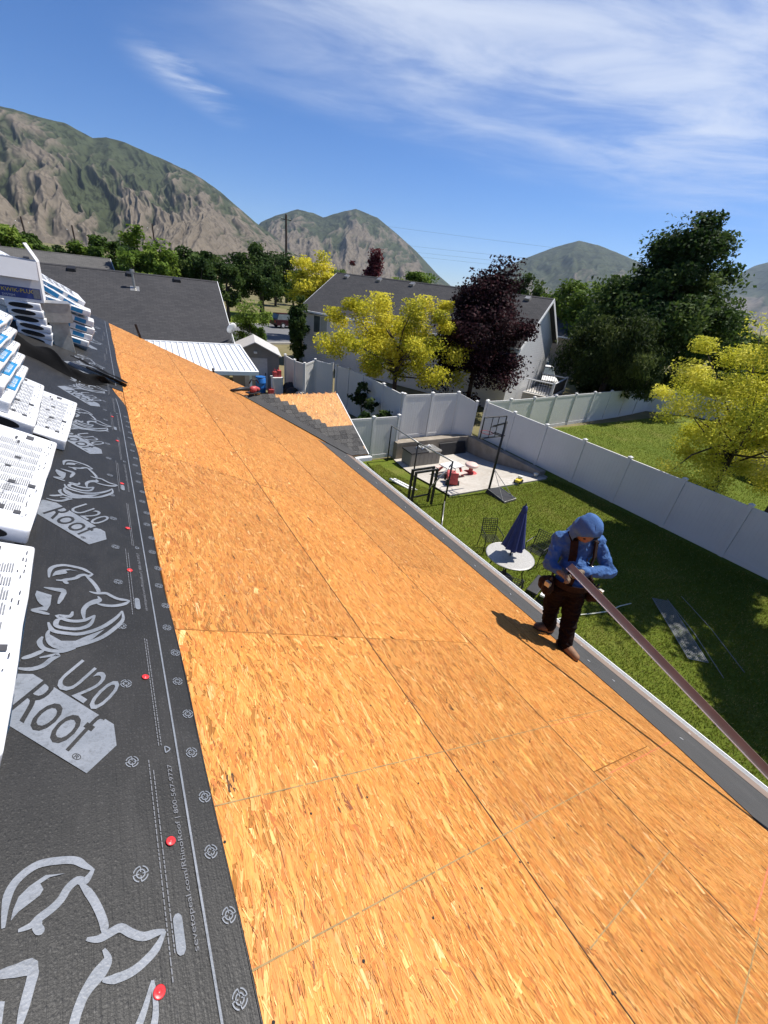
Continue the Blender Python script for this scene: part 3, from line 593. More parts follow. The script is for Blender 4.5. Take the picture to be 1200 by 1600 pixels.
# ------------------------------------------------------------------ black underlayment with its print
EM_ST= [[(0.212, 1.935), (0.211, 1.974), (0.215, 2.005), (0.231, 2.029), (0.263, 2.046), (0.307, 2.042), (0.339, 2.032), (0.359, 2.014), (0.375, 2.001)], [(0.377, 2.002), (0.369, 1.989), (0.358, 1.979), (0.343, 1.986), (0.325, 1.975), (0.313, 1.957), (0.298, 1.944), (0.274, 1.932), (0.259, 1.923), (0.238, 1.921)], [(0.273, 1.93), (0.271, 1.916), (0.282, 1.901)], [(0.349, 1.979), (0.371, 1.944), (0.388, 1.907), (0.398, 1.874), (0.397, 1.856)], [(0.363, 1.86), (0.386, 1.852), (0.409, 1.855), (0.431, 1.857), (0.452, 1.839), (0.477, 1.823), (0.506, 1.82), (0.525, 1.817)], [(0.525, 1.817), (0.503, 1.791), (0.476, 1.776), (0.448, 1.768), (0.416, 1.769), (0.393, 1.776)], [(0.396, 1.829), (0.404, 1.809), (0.399, 1.795), (0.388, 1.784), (0.369, 1.772), (0.356, 1.758), (0.35, 1.742), (0.348, 1.725)], [(0.213, 1.852), (0.242, 1.849), (0.27, 1.84), (0.267, 1.816), (0.261, 1.788), (0.257, 1.762)], [(0.346, 1.664), (0.342, 1.72), (0.355, 1.76), (0.376, 1.788), (0.404, 1.813)], [(0.305, 1.711), (0.296, 1.679), (0.255, 1.678), (0.297, 1.651), (0.346, 1.659), (0.384, 1.696)], [(0.384, 1.694), (0.366, 1.634), (0.327, 1.605), (0.275, 1.607), (0.253, 1.621), (0.256, 1.651), (0.268, 1.658)], [(0.489, 1.737), (0.462, 1.685), (0.407, 1.619), (0.337, 1.576), (0.281, 1.577), (0.248, 1.587), (0.236, 1.607), (0.228, 1.636)], [(0.489, 1.737), (0.489, 1.678), (0.459, 1.623), (0.406, 1.558), (0.338, 1.514), (0.28, 1.493), (0.244, 1.515), (0.23, 1.562), (0.235, 1.594)], [(0.216, 1.553), (0.209, 1.525), (0.219, 1.496), (0.241, 1.481), (0.28, 1.477), (0.32, 1.494)], [(0.166, 1.438), (0.194, 1.454), (0.225, 1.481)], [(0.153, 1.395), (0.192, 1.388), (0.226, 1.403), (0.248, 1.434), (0.268, 1.459), (0.215, 1.443)], [(0.169, 1.704), (0.192, 1.697), (0.229, 1.684)], [(0.199, 1.858), (0.236, 1.854), (0.269, 1.85), (0.262, 1.796), (0.254, 1.754)]]
EM_PL= [[(0.223, 1.944), (0.225, 1.964), (0.232, 1.987), (0.25, 2.003), (0.279, 2.017), (0.318, 2.009), (0.288, 2.01), (0.27, 2.002), (0.277, 1.988), (0.271, 1.977), (0.255, 1.968), (0.235, 1.957)], [(0.232, 1.57), (0.274, 1.532), (0.319, 1.534), (0.356, 1.564), (0.417, 1.607), (0.376, 1.548), (0.329, 1.51), (0.284, 1.493), (0.248, 1.515)], [(0.166, 1.708), (0.208, 1.731), (0.193, 1.747), (0.184, 1.765), (0.174, 1.802), (0.177, 1.831), (0.229, 1.809), (0.228, 1.743), (0.219, 1.705)]]
BAN= [(0.141, 1.37), (0.203, 1.366), (0.436, 1.133), (0.441, 1.051), (0.36, 0.969), (0.142, 1.183), (0.082, 1.25)]

def ribbon(mb, pts, w, z, taper=True):
    P = [Vector((a, b, 0)) for a, b in pts]; Q = []
    for i in range(len(P) - 1):                                    # subdivide (Catmull-Rom)
        p0, p1, p2, p3 = P[max(i - 1, 0)], P[i], P[i + 1], P[min(i + 2, len(P) - 1)]
        for k in range(4):
            t = k / 4; Q.append(.5 * ((2 * p1) + (p2 - p0) * t + (2 * p0 - 5 * p1 + 4 * p2 - p3) * t * t + (3 * p1 - p0 - 3 * p2 + p3) * t ** 3))
    Q.append(P[-1]); L, R_ = [], []
    for i, p in enumerate(Q):
        d = (Q[min(i + 1, len(Q) - 1)] - Q[max(i - 1, 0)]); d = d.normalized() if d.length > 1e-9 else Vector((1, 0, 0)); o = Vector((-d.y, d.x, 0)); f = i / (len(Q) - 1)
        ww = w * (.5 if not taper else .5 * (.35 + .65 * min(1, 5 * f, 5 * (1 - f)))); L.append(p + o * ww); R_.append(p - o * ww)
    for i in range(len(Q) - 1): a = lambda p: (p.x, p.y, z); mb.add([a(L[i]), a(R_[i]), a(R_[i + 1]), a(L[i + 1])], [(0, 1, 2, 3)])
def underlay():
    def edge(t): return .70 + .008 * math.sin(t * 2.1) + .004 * math.sin(t * 5.3) - .13 * sstep(5.25, 6.05, t)
    def sheet(t0, t1, fe, nt, ns, amp=.0011):
        ts = np.linspace(t0, t1, nt); V = []
        for t in ts:
            e = fe(t)
            for j in range(ns):
                s = -.57 + (e + .57) * j / (ns - 1); u = .0050 + amp * math.sin(s * 21 + 2 * math.sin(t * 1.7)) * math.sin(t * 3.1 + s * 4); V.append((s, t, u))
        i = (np.arange(ns - 1)[None, :] + ns * np.arange(nt - 1)[:, None]).ravel(); F = np.stack([i, i + 1, i + ns + 1, i + ns], 1)
        return npmesh('underlayment', np.array(V), F, M['membrane'], smooth=True)
    ul = link('underlayment', sheet(-3.6, 6.06, edge, 260, 26), house, mw=ROOF, label='black printed underlayment sheet along the ridge in front of the fold')
    ul2 = link('underlayment', sheet(5.95, 12.25, lambda t: .70 + .004 * math.sin(t * 3), 160, 22, .0009), house, mw=ROOF @ Matrix.Translation((0, 0, .0045)), label='black underlayment sheet beyond the vent')
    # thickness of the sheet edge
    for root, t0, t1, fe, z in ((ul, -3.6, 6.0, edge, .004), (ul2, 5.97, 12.25, lambda t: .70 + .004 * math.sin(t * 3), .004)):
        mb = MB(); mb.tube([(fe(t) - .001, t, z) for t in np.linspace(t0, t1, 90)], .0035, 6); link('rolled_edge', mb.mesh('rolled_edge', M['membrane'], True), root)
    per = 1.297; em = MB()
    for i_, L in enumerate(EM_ST): ribbon(em, L, .0175, .0076 + .00004 * i_)
    for i_, L in enumerate(EM_PL): em.add([(a, b, .0084 + .00004 * i_) for a, b in L], [tuple(range(len(L)))])
    eme = em.mesh('printed_emblem', M['ink'])
    ban = MB().add([(a, b, .0077) for a, b in BAN], [tuple(range(len(BAN)))]).mesh('printed_banner', M['ink'])
    def tx(body, o, e, up, mat, z, size=1):
        me = text_mesh('printed_lettering', body, mat); co = np.empty(len(me.vertices) * 3, np.float32); me.vertices.foreach_get('co', co); co = co.reshape(-1, 3)
        lo, hi = co.min(0), co.max(0); u = (co[:, 0] - lo[0]) / (hi[0] - lo[0]); v = (co[:, 1] - lo[1]) / (hi[1] - lo[1])
        co[:, 0] = o[0] + (e[0] - o[0]) * u + up[0] * v; co[:, 1] = o[1] + (e[1] - o[1]) * u + up[1] * v; co[:, 2] = z; me.vertices.foreach_set('co', co.ravel()); me.update(); return me
    u20 = tx('U20', (.258, 1.318), (.388, 1.186), (.085, .118), M['ink'], .0078); roof = tx('Roof', (.147, 1.213), (.325, 1.035), (.095, .135), M['membrane'], .0090)
    url = tx('sevetopeal.com/RhinoRoof | 800-567-9727', (.600, .455), (.600, .955), (-.017, 0), M['print_pale'], .0078)
    reg = tx('\u00ae', (.318, 1.03), (.338, 1.012), (.012, .014), M['membrane'], .0090)
    fine = MB()
    for k, s in enumerate((.530, .541)):
        t = .42 + .05 * k
        while t < .98 - .04 * k:
            l = random.uniform(.005, .018); fine.add([(s - .0014, t, .0078), (s + .0014, t, .0078), (s + .0014, t + l, .0078), (s - .0014, t + l, .0078)], [(0, 1, 2, 3)]); t += l + .0035
    for k, s in enumerate((.566, .574)):
        t = 1.03
        while t < 1.55:
            l = random.uniform(.005, .018); fine.add([(s - .0014, t, .0078), (s + .0014, t, .0078), (s + .0014, t + l, .0078), (s - .0014, t + l, .0078)], [(0, 1, 2, 3)]); t += l + .0035
    fin = fine.mesh('printed_small_text', M['print_pale'])
    pill = MB(); ribbon(pill, [(.556, .46), (.556, .48), (.556, .525), (.556, .545)], .022, .0078, True); pill = pill.mesh('printed_pill', M['ink'])
    tri = MB(); ribbon(tri, [(.585, 1.0), (.600, 1.012), (.585, 1.024), (.585, 1.0)], .004, .0078, False); tri = tri.mesh('printed_mark', M['ink'])
    for k in range(-2, 4):
        m = Matrix.Translation((0, per * k, 0))
        for nm, me in (('printed_emblem', eme), ('printed_banner', ban), ('printed_lettering', u20), ('printed_lettering', roof), ('printed_lettering', url), ('printed_mark', reg), ('printed_small_text', fin), ('printed_pill', pill), ('printed_mark', tri)):
            if per * k + 2.0 < 6.1: link(nm, me, ul, mw=m, kind='stuff' if nm == 'printed_small_text' else None)
    for dt in (6.5, 8.4, 10.2):                                       # the same print on the far sheet
        for nm, me in (('printed_emblem', eme), ('printed_banner', ban), ('printed_small_text', fin)): link(nm, me, ul2, mw=Matrix.Translation((0, dt - 1.4, -.001)), kind='stuff' if nm == 'printed_small_text' else None)
    ln = MB(); ribbon(ln, [(.622, -3.5), (.621, -1), (.620, .36), (.623, 1.5), (.622, 3.5), (.618, 5.0), (.60, 5.5)], .006, .0078, False); link('printed_line', ln.mesh('printed_line', M['ink']), ul)
    ln = MB(); ribbon(ln, [(.622, 6.1), (.621, 9), (.62, 12.2)], .006, .0078, False); link('printed_line', ln.mesh('printed_line', M['ink']), ul2)
    tg = MB(); n = 20
    for r0, r1 in ((.0165, .0195), (.0085, .0115)):
        for i in range(n):
            a, b = 2 * math.pi * i / n, 2 * math.pi * (i + 1) / n
            if i % 5 == 4 and r0 > .01: continue
            tg.add([(r * math.cos(t), r * math.sin(t), 0) for r, t in ((r0, a), (r1, a), (r1, b), (r0, b))], [(0, 1, 2, 3)])
    for i in range(4): m = Matrix.Rotation(i * math.pi / 2, 4, 'Z'); tg.add([m @ Vector(p) for p in ((.004, -.0012, 0), (.0165, -.0012, 0), (.0165, .0012, 0), (.004, .0012, 0))], [(0, 1, 2, 3)])
    tg = tg.mesh('printed_target', M['ink'])
    for i in range(-6, 17): link('printed_target', tg, ul, mw=Matrix.Translation((.482, .325 * i + .335, .0079)))
    for i in range(-12, 32):
        if .163 * i + .335 < 5.0: link('printed_target', tg, ul, mw=Matrix.Translation((.682 if i % 2 else .668, .163 * i + .335, .0079)))
    cap = MB().lathe([(.0125, 0), (.0135, .0022), (.011, .0034), (.006, .0028), (.0048, .0046), (.001, .0052)], 18); cap = cap.mesh('cap_nail', M['red_plastic'], True)
    for s, t in ((.5, .415), (.564, .719), (.551, 1.34), (.539, 2.073), (.555, 2.521), (.554, 3.163), (.56, 4.059), (.542, 4.74), (.56, -.3), (.55, -1.1)):
        link('cap_nail', cap, house, mw=ROOF @ Matrix.Translation((s, t, .0072)) @ Matrix.Rotation(random.uniform(-.08, .08), 4, 'X') @ Matrix.Scale(.98, 4))
    # rumpled fold where the two sheets meet: a standing tuck with a loose flap
    ns, nt = 60, 22; V = []
    for i in range(ns):
        f = i / (ns - 1); s = -.56 + f * 1.15; tc = 6.06 + .05 * math.sin(f * 7) - .22 * sstep(.35, .75, f) + .32 * sstep(.8, 1.0, f); hgt = (.16 - .09 * f) * (1 + .25 * math.sin(f * 17)) * (1 - .8 * sstep(.86, 1.0, f)); wd = .17 - .06 * f
        for j in range(nt):
            g = j / (nt - 1); y = (g - .5) * 2
            V.append((s + .02 * math.sin(g * 9 + f * 11), tc + y * wd - .05 * math.sin(g * math.pi) * (1 - f), .007 + hgt * max(0, math.cos(y * math.pi / 2)) ** 1.2 + .008 * math.sin(f * 31 + g * 13) * math.sin(g * math.pi)))
    i = (np.arange(nt - 1)[None, :] + nt * np.arange(ns - 1)[:, None]).ravel(); F = np.stack([i, i + 1, i + nt + 1, i + nt], 1)
    link('membrane_fold', npmesh('membrane_fold', np.array(V), F, M['membrane_back'], smooth=True), house, mw=ROOF)
    V = []; ns, nt = 26, 8
    for i in range(ns):
        f = i / (ns - 1); s = .12 + f * .62
        for j in range(nt):
            g = j / (nt - 1); V.append((s + .03 * g, 6.18 + g * (.28 - .12 * f) + .07 * f, .03 + (.10 - .07 * f) * (1 - .35 * g) + .006 * math.sin(f * 19 + g * 5)))
    i = (np.arange(nt - 1)[None, :] + nt * np.arange(ns - 1)[:, None]).ravel(); F = np.stack([i, i + 1, i + nt + 1, i + nt], 1)
    link('membrane_flap', npmesh('membrane_flap', np.array(V), F, M['membrane_back'], smooth=True), house, mw=ROOF)
    link('membrane_roll', MB().tube([(.30, 6.20, .075), (.52, 6.27, .05), (.745, 6.33, .018)], .016, 10).mesh('membrane_roll', M['membrane'], True), house, mw=ROOF)
underlay()

# ------------------------------------------------------------------ shingle bundles near the ridge
BW, BL, BT = .335, 1.04, .082
def bundle_proto():
    t = thing('shingle_bundle', '', 'shingle bundle')
    bm = bmesh.new(); bmesh.ops.create_cube(bm, size=1); bmesh.ops.scale(bm, vec=(BW, BL, BT), verts=bm.verts); bmesh.ops.translate(bm, vec=(0, 0, BT / 2), verts=bm.verts)
    bmesh.ops.bevel(bm, geom=list(bm.edges), offset=.014, segments=3, affect='EDGES', profile=.6); bmesh.ops.subdivide_edges(bm, edges=[e for e in bm.edges if e.calc_length() > .2], cuts=5, use_grid_fill=True)
    for v in bm.verts: v.co.z += .003 * math.sin(v.co.y * 17 + v.co.x * 9) * (1 if v.co.z > BT * .5 else .2); v.co.x += .0025 * math.sin(v.co.y * 23 + v.co.z * 60)
    me = bpy.data.meshes.new('wrapper'); bm.to_mesh(me); bm.free(); me.materials.append(M['wrap']); me.shade_smooth(); link('wrapper', me, t)
    z = BT + .0042
    def text_block(mb, x0, x1, y0, y1, rows, cols):
        dy = (y1 - y0) / cols
        for c in range(cols):
            n = rows; dx = (x1 - x0) / n
            for r in range(n):
                a = y0 + c * dy + .004; b = y0 + (c + 1) * dy - .006; b = a + (b - a) * random.uniform(.6, 1); mb.add([(x0 + r * dx, a, z), (x0 + r * dx + dx * .6, a, z), (x0 + r * dx + dx * .6, b, z), (x0 + r * dx, b, z)], [(0, 1, 2, 3)])
    a = MB(); text_block(a, -.125, .11, -.40, .38, 30, 9); link('printed_text', a.mesh('printed_text', M['print_mid']), t)
    b = MB()
    for i in range(8): x = random.uniform(-.13, .12); y = random.uniform(-.42, .42); l = random.uniform(.01, .03); b.box(x, x + l, y, y + random.uniform(.01, .05), z, z + .0003)
    for i in range(9):                                   # ruled table and step chart
        y0 = -.30 + .02 * i; b.box(.02, .022 + .006 * i, y0, y0 + .004, z, z + .0003)
    for i in range(46): x = random.choice((-.14, -.13, .118, .128, .138)) + random.uniform(0, .003); y = random.uniform(-.46, .46); b.box(x, x + .004, y, y + random.uniform(.006, .03), z, z + .0003)
    b.box(.02, .055, .425, .475, z, z + .0003); link('printed_blocks', b.mesh('printed_blocks', M['print_dark']), t, kind='stuff')
    # blue label on the long sides, dark open ends showing the shingle edges
    for sx in (-1, 1):
        lb = MB(); x = sx * (BW / 2 + .0028)
        for y0, y1 in ((-.43, -.30), (-.24, .14), (.24, .40)): lb.add([(x, y0, .014), (x, y1, .014), (x, y1, BT - .014), (x, y0, BT - .014)], [(0, 1, 2, 3)])
        l = link('side_label', lb.mesh('side_label', M['wrap_blue']), t)
        tm = text_mesh('label_lettering', 'duration', M['wrap'], .075); tm.transform(Matrix(((0, 0, sx, x + sx * .0008), (sx, 0, 0, -.2 * sx), (0, 1, 0, .024), (0, 0, 0, 1)))); link('label_lettering', tm, l)
    for sy in (-1, 1):
        y = sy * (BL / 2 + .0022); n = 26; pts = [(-.02 + .115 * math.copysign(abs(math.cos(2 * math.pi * i / n)) ** .75, math.cos(2 * math.pi * i / n)), y, BT * .47 + .027 * math.sin(2 * math.pi * i / n)) for i in range(n)]
        e = MB().add(pts, [tuple(range(n))]); op = link('end_opening', e.mesh('end_opening', M['shingle_edge']), t)
    return t
BP = bundle_proto(); used = [False]
def bundle(label, m, group='wrapped shingle bundles on the ridge'):
    o = BP if not used[0] else copy_tree(BP); used[0] = True; o['label'] = label; o['group'] = group; o.matrix_local = m; return o
def rb(s, t, u, rz=0, ry=0, rx=0): return ROOF @ Matrix.Translation((s, t, u)) @ Matrix.Rotation(rz, 4, 'Z') @ Matrix.Rotation(ry, 4, 'Y') @ Matrix.Rotation(rx, 4, 'X')
U0 = .009
bundle('white wrapped shingle bundle nearest the camera at the lower left, printed with diagrams', rb(-.02, 1.52, U0, .015))
bundle('white wrapped shingle bundle with rows of grey text, second from the camera', rb(-.045, 2.60, U0 + .086, -.03, .03, .045))
bundle('white shingle bundle lying flat underneath the second bundle from the camera', rb(-.10, 2.63, U0, .0))
bundle('white shingle bundle with text block at the right foot of the blue-labelled stack', rb(.055, 4.0, U0, -.04))
bundle('white shingle bundle with printed diagrams, lowest step of the blue-labelled stack', rb(-.165, 3.90, U0 + .085, .02, .06))
for i, nm in enumerate(('second', 'third', 'fourth', 'fifth', 'topmost')):
    bb_ = bundle(f'blue-labelled shingle bundle, {nm} step of the stack at the left edge', rb(-.30 - .045 * i, 3.95 + random.uniform(-.04, .04), U0 + .172 + .084 * i, random.uniform(-.03, .03), .04))
    tl_ = link('top_label', MB().box(.085, .158, -.26, .12, BT + .0036, BT + .0041).mesh('top_label', M['wrap_blue']), bb_); tm = text_mesh('label_lettering', 'duration', M['wrap'], .07); link('label_lettering', tm, tl_, mw=Matrix.Translation((.145, -.2, BT + .0046)) @ Matrix.Rotation(math.pi / 2, 4, 'Z'))
FS = ('lowest', 'second from the bottom', 'third from the bottom', 'fourth from the bottom', 'fifth from the bottom', 'sixth from the bottom', 'top')
for i, nm in enumerate(FS):
    tl = .36 - .045 * i
    bundle(f'shingle bundle with dark open end, {nm} in the stack under the carton', Matrix.Translation((-.80 - .004 * i + random.uniform(-.012, .012), 7.48 + random.uniform(-.015, .015), -1.22 + .078 * i)) @ Matrix.Rotation(tl if tl > 0 else 0, 4, 'Y') @ Matrix.Rotation(random.uniform(-.03, .03), 4, 'Z'))
for i, (nm, s, u) in enumerate((('lowest', .20, .0), ('second', .21, .10), ('third', .20, .20), ('fourth', .17, .30), ('top', .10, .42))):
    pb = bundle(f'sagging white shingle bundle, {nm} of the pile behind the metal vent', rb(s - .40, 7.75 + .04 * (i % 2), U0 + u * .95, math.pi / 2 + random.uniform(-.08, .08), .0, -.12))
    for c_ in list(pb.children):
        if c_.name.startswith('end_opening'): bpy.data.objects.remove(c_)
for i, (nm, s, u, ry, rz) in enumerate((('tilted', -.34, .50, .05, 1.25), ('topmost loose', -.42, .58, -.12, 1.9))):
    bundle(f'{nm} white shingle bundle heaped at the top of the pile behind the vent', rb(s, 7.95, U0 + u, rz, ry, .1))

def roof_things():
    # square galvanised vent with cap
    t = thing('roof_vent', 'square galvanised metal vent standing among the shingle bundles', 'vent', (0, 0, 0)); b = rf(.06, 7.22, .0); t.location = b
    t.rotation_euler = (0, 0, math.radians(8))
    mb = MB()
    w0, w1 = .105, .10
    mb.add([(-w0, -w0, -.06), (w0, -w0, -.06), (w0, w0, -.06), (-w0, w0, -.06), (-w1, -w1, .34), (w1, -w1, .34), (w1, w1, .34), (-w1, w1, .34)], [(0, 1, 5, 4), (1, 2, 6, 5), (2, 3, 7, 6), (3, 0, 4, 7), (4, 5, 6, 7), (3, 2, 1, 0)]); part('stack', mb, M['galv'], t, bevel=.006)
    part('rust_band', MB().box(-.104, .104, -.104, .104, .325, .345), M['rust'], t)
    mb = MB()
    for (x0, x1, y0, y1) in ((-.155, .155, -.155, -.15), (-.155, .155, .15, .155), (-.155, -.15, -.15, .15), (.15, .155, -.15, .05)): mb.box(x0, x1, y0, y1, .33, .55)
    part('cap_side', mb, M['galv'], t)
    part('cap_core', MB().box(-.09, .09, -.09, .09, .345, .52), M['dark_plastic'], t)
    part('cap_lid', MB().add([(-.17, -.17, .55), (.17, -.17, .55), (.17, .17, .55), (-.17, .17, .55), (-.17, -.17, .556), (.17, -.17, .556), (.17, .17, .556), (-.17, .17, .556), (0, 0, .575)], [(0, 1, 5, 4), (1, 2, 6, 5), (2, 3, 7, 6), (3, 0, 4, 7), (4, 5, 8), (5, 6, 8), (6, 7, 8), (7, 4, 8), (3, 2, 1, 0)]), M['galv'], t)
    # carton with open flap on top of the far stack
    t = thing('carton', 'open white carton with yellow lettering on top of the bundle stack', 'carton', (-.84, 7.25, -.665)); t.rotation_euler = (0, math.radians(4), math.radians(2))
    part('carton_wall', MB().box(-.34, .21, -.28, -.272, 0, .44), M['carton'], t); part('carton_wall', MB().box(-.34, .21, .272, .28, 0, .44), M['carton'], t)
    part('carton_wall', MB().box(.202, .21, -.271, .271, 0, .44), M['carton'], t); part('carton_wall', MB().box(-.34, -.332, -.271, .271, 0, .44), M['carton'], t)
    part('flap', MB().box(-.004, .004, -.27, .27, 0, .2), M['carton'], t, mw=Matrix.Translation((.206, 0, .44)) @ Matrix.Rotation(-.5, 4, 'Y'))
    part('flap', MB().box(-.33, .2, -.004, .004, 0, .2), M['carton'], t, mw=Matrix.Translation((0, -.276, .44)) @ Matrix.Rotation(2.9, 4, 'X'))
    part('printed_panel', MB().box(-.2, .19, -.2815, -.2805, .03, .15), M['navy_print'], t)
    for body, sz, z, mt in (('KWIK-PLUG', .058, .09, 'yellow_print'), ('SYSTEM', .035, .04, 'carton')):
        me = text_mesh('printed_lettering', body, M[mt], sz); me.transform(Matrix(((1, 0, 0, -.17), (0, 0, -1, -.283), (0, 1, 0, z), (0, 0, 0, 1)))); link('printed_lettering', me, t)
    part('printed_picture', MB().box(.12, .185, -.2832, -.2825, .04, .14), M['print_mid'], t)
    # hand-held blower on the cross gable ridge
    t = thing('leaf_blower', 'red hand-held blower lying on the cross gable ridge', 'leaf blower', (2.78, 10.36, -2.73)); t.rotation_euler = (0, 0, .3)
    mb = MB(); ellipsoid(mb, (0, 0, .09), (.10, .08, .085)); capsule(mb, (.05, 0, .12), (.15, .02, .08), .055, .05); part('motor_housing', mb, M['faded_red'], t, smooth=True)
    part('nozzle', MB().tube([(-.12, 0, .12), (-.35, -.02, .14), (-.62, -.05, .13)], [.055, .042, .036], 12), M['dark_plastic'], t, smooth=True)
    part('handle', MB().tube([(-.1, 0, .24), (-.04, 0, .33), (.1, 0, .33), (.16, 0, .24)], .018, 8), M['dark_plastic'], t, smooth=True)
    part('base', MB().box(-.15, .16, -.11, .11, 0, .03), M['dark_plastic'], t, bevel=.01)
    # brown bent trim held by the worker
    t = thing('trim_strip', 'long brown bent metal trim strip with white edge held by the worker', 'trim'); a = Vector((3.545, 1.77, -2.265)); b = Vector((4.0, -1.36, -3.46)); d = (b - a).normalized()
    sd = Vector((.50, -.04, .86)); sd = (sd - d * sd.dot(d)).normalized(); up = sd.cross(d).normalized(); up = up if up.z > 0 else -up
    L = (b - a).length
    mtx = Matrix(((sd.x, d.x, up.x, a.x), (sd.y, d.y, up.y, a.y), (sd.z, d.z, up.z, a.z), (0, 0, 0, 1)))
    part('trim_face', MB().box(-.032, .034, 0, L, -.0012, .0012), M['brown_metal'], t, mw=mtx)
    part('hemmed_edge', MB().box(-.040, -.0325, 0, L, -.004, .017), M['white_edge'], t, mw=mtx)
    part('bent_leg', MB().box(.0345, .037, 0, L, -.03, .0012), M['brown_metal'], t, mw=mtx)
roof_things()

# ------------------------------------------------------------------ the worker
def worker():
    t = thing('person', 'worker in blue hooded sweatshirt, brown trousers and tool belt standing at the eave', 'person'); t.location = (3.83, 1.72, -3.42)
    O = Vector((3.83, 1.72, -3.42)); q = lambda p: Vector(p) - O
    fc = Vector((-.50, -.86, 0)).normalized(); rt = Vector((.86, -.50, 0)).normalized()      # facing, image right (his left)
    head = Vector((3.80, 1.87, -1.965)); neck = Vector((3.885, 1.95, -2.10)); shL = Vector((3.745, 2.075, -2.175)); shR = Vector((4.11, 1.865, -2.175))
    elL = Vector((3.57, 1.99, -2.40)); elR = Vector((4.14, 1.64, -2.43)); hdL = Vector((3.54, 1.80, -2.39)); hdR = Vector((3.70, 1.72, -2.36))
    chest = Vector((3.89, 1.935, -2.27)); belly = Vector((3.80, 1.84, -2.45)); pel = Vector((3.77, 1.80, -2.60))
    hpL = Vector((3.69, 1.86, -2.64)); hpR = Vector((3.84, 1.76, -2.64)); knL = Vector((3.80, 1.92, -3.00)); knR = Vector((3.85, 1.70, -3.0)); anL = Vector((3.91, 1.91, -3.36)); anR = Vector((3.80, 1.61, -3.33))
    # body: one continuous skin under the clothes
    b = MB(); c = lambda m, p, r, ra, rb: capsule(m, q(p), q(r), ra, rb)
    c(b, neck, head, .055, .06); c(b, shL, elL, .046, .04); c(b, shR, elR, .046, .04); c(b, elL, hdL, .038, .03); c(b, elR, hdR, .038, .03); c(b, shL, shR, .06, .06); c(b, chest, belly, .13, .12); c(b, belly, pel, .12, .12)
    c(b, hpL, knL, .078, .055); c(b, hpR, knR, .078, .055); c(b, knL, anL, .05, .036); c(b, knR, anR, .05, .036); c(b, neck, chest, .07, .12)
    ellipsoid(b, q(head + Vector((0, 0, -.015))), (.082, .098, .115))
    fdir = (fc + Vector((0, 0, -1.25))).normalized(); ud = (Vector((0, 0, 1)) * .8 + fc).normalized(); hc = q(head)
    capsule(b, hc + fdir * .085 + ud * .0, hc + fdir * .108 - ud * .03, .012, .017); capsule(b, hc + fdir * .07 - ud * .075, hc + fdir * .085 - ud * .085, .03, .024)
    def hand(m, w, d, up, curl):
        d = d.normalized(); sidev = d.cross(up).normalized(); pal = w + d * .05; capsule(m, w, pal, .024, .032)
        for k, (off, ln) in enumerate(((-.028, .034), (-.010, .040), (.009, .038), (.027, .030))):
            a = pal + sidev * off + d * .012; f1 = a + (d * .8 - up * curl * .5).normalized() * ln; f2 = f1 + (d * .15 - up * curl).normalized() * ln * .8; f3 = f2 + (-d * .6 - up * curl * .5).normalized() * ln * .5
            capsule(m, a, f1, .0095, .009, 8, 3); capsule(m, f1, f2, .009, .0085, 8, 3); capsule(m, f2, f3, .0085, .0075, 8, 3)
        a = w + sidev * -.03 + d * .02; f1 = a + (d * .5 - sidev * .7).normalized() * .038; f2 = f1 + (d * .9 + up * -.3).normalized() * .03; capsule(m, a, f1, .012, .011, 8, 3); capsule(m, f1, f2, .011, .009, 8, 3)
    me = remesh(b, .011, 4); me.materials.append(M['skin']); link('body', me, t)
    # gloved hands: fingers closed on the strip
    for nm, w, e in (('glove', hdL, elL), ('glove', hdR, elR)):
        g = MB(); d = (q(w) - q(e)).normalized(); hand(g, q(w) - d * .01, d, Vector((0, 0, 1)), 1.0); capsule(g, q(w) - d * .05, q(w), .033, .03); me = remesh(g, .0055, 2); me.materials.append(M['glove']); link(nm, me, t)
    # face details
    for sx in (-1, 1): part('eye', ellipsoid(MB(), hc + fdir * .088 + rt * (.032 * sx) + ud * .018, (.013, .013, .008)), M['sole'], t, smooth=True)
    part('mouth', MB().tube([hc + fdir * .092 - ud * .055 - rt * .025, hc + fdir * .099 - ud * .056, hc + fdir * .092 - ud * .055 + rt * .025], .005, 6), M['leather'], t, smooth=True)
    bd = MB(); ellipsoid(bd, hc + fdir * .055 - ud * .075, (.062, .05, .05)); part('beard', bd, M['sole'], t, smooth=True)
    # sweatshirt
    h = MB(); c(h, shL, elL, .072, .064); c(h, shR, elR, .072, .064); c(h, elL, hdL - (hdL - elL).normalized() * .07, .07, .048); c(h, elR, hdR - (hdR - elR).normalized() * .07, .074, .05)
    mx = Matrix(((rt.x, fc.x, 0), (rt.y, fc.y, 0), (0, 0, 1)))
    ellipsoid(h, q(chest + Vector((0, 0, .02))), (.195, .145, .20), m=mx); ellipsoid(h, q(belly), (.172, .145, .19), m=mx); ellipsoid(h, q(pel + Vector((0, 0, .05))), (.18, .15, .10), m=mx); c(h, shL, shR, .07, .07); c(h, neck, chest, .11, .16); c(h, shL, chest, .085, .14); c(h, shR, chest, .085, .14); c(h, neck, shL, .1, .072); c(h, neck, shR, .1, .072)
    me = remesh(h, .009, 9, disp=.013, seed=1); me.materials.append(M['hoodie']); link('sweatshirt', me, t)
    # hood: shell round the head, open at the front and below
    hd = MB(); hc2 = hc + Vector((0, 0, .005)); nA, nP = 40, 26; vs = []
    back = -fdir
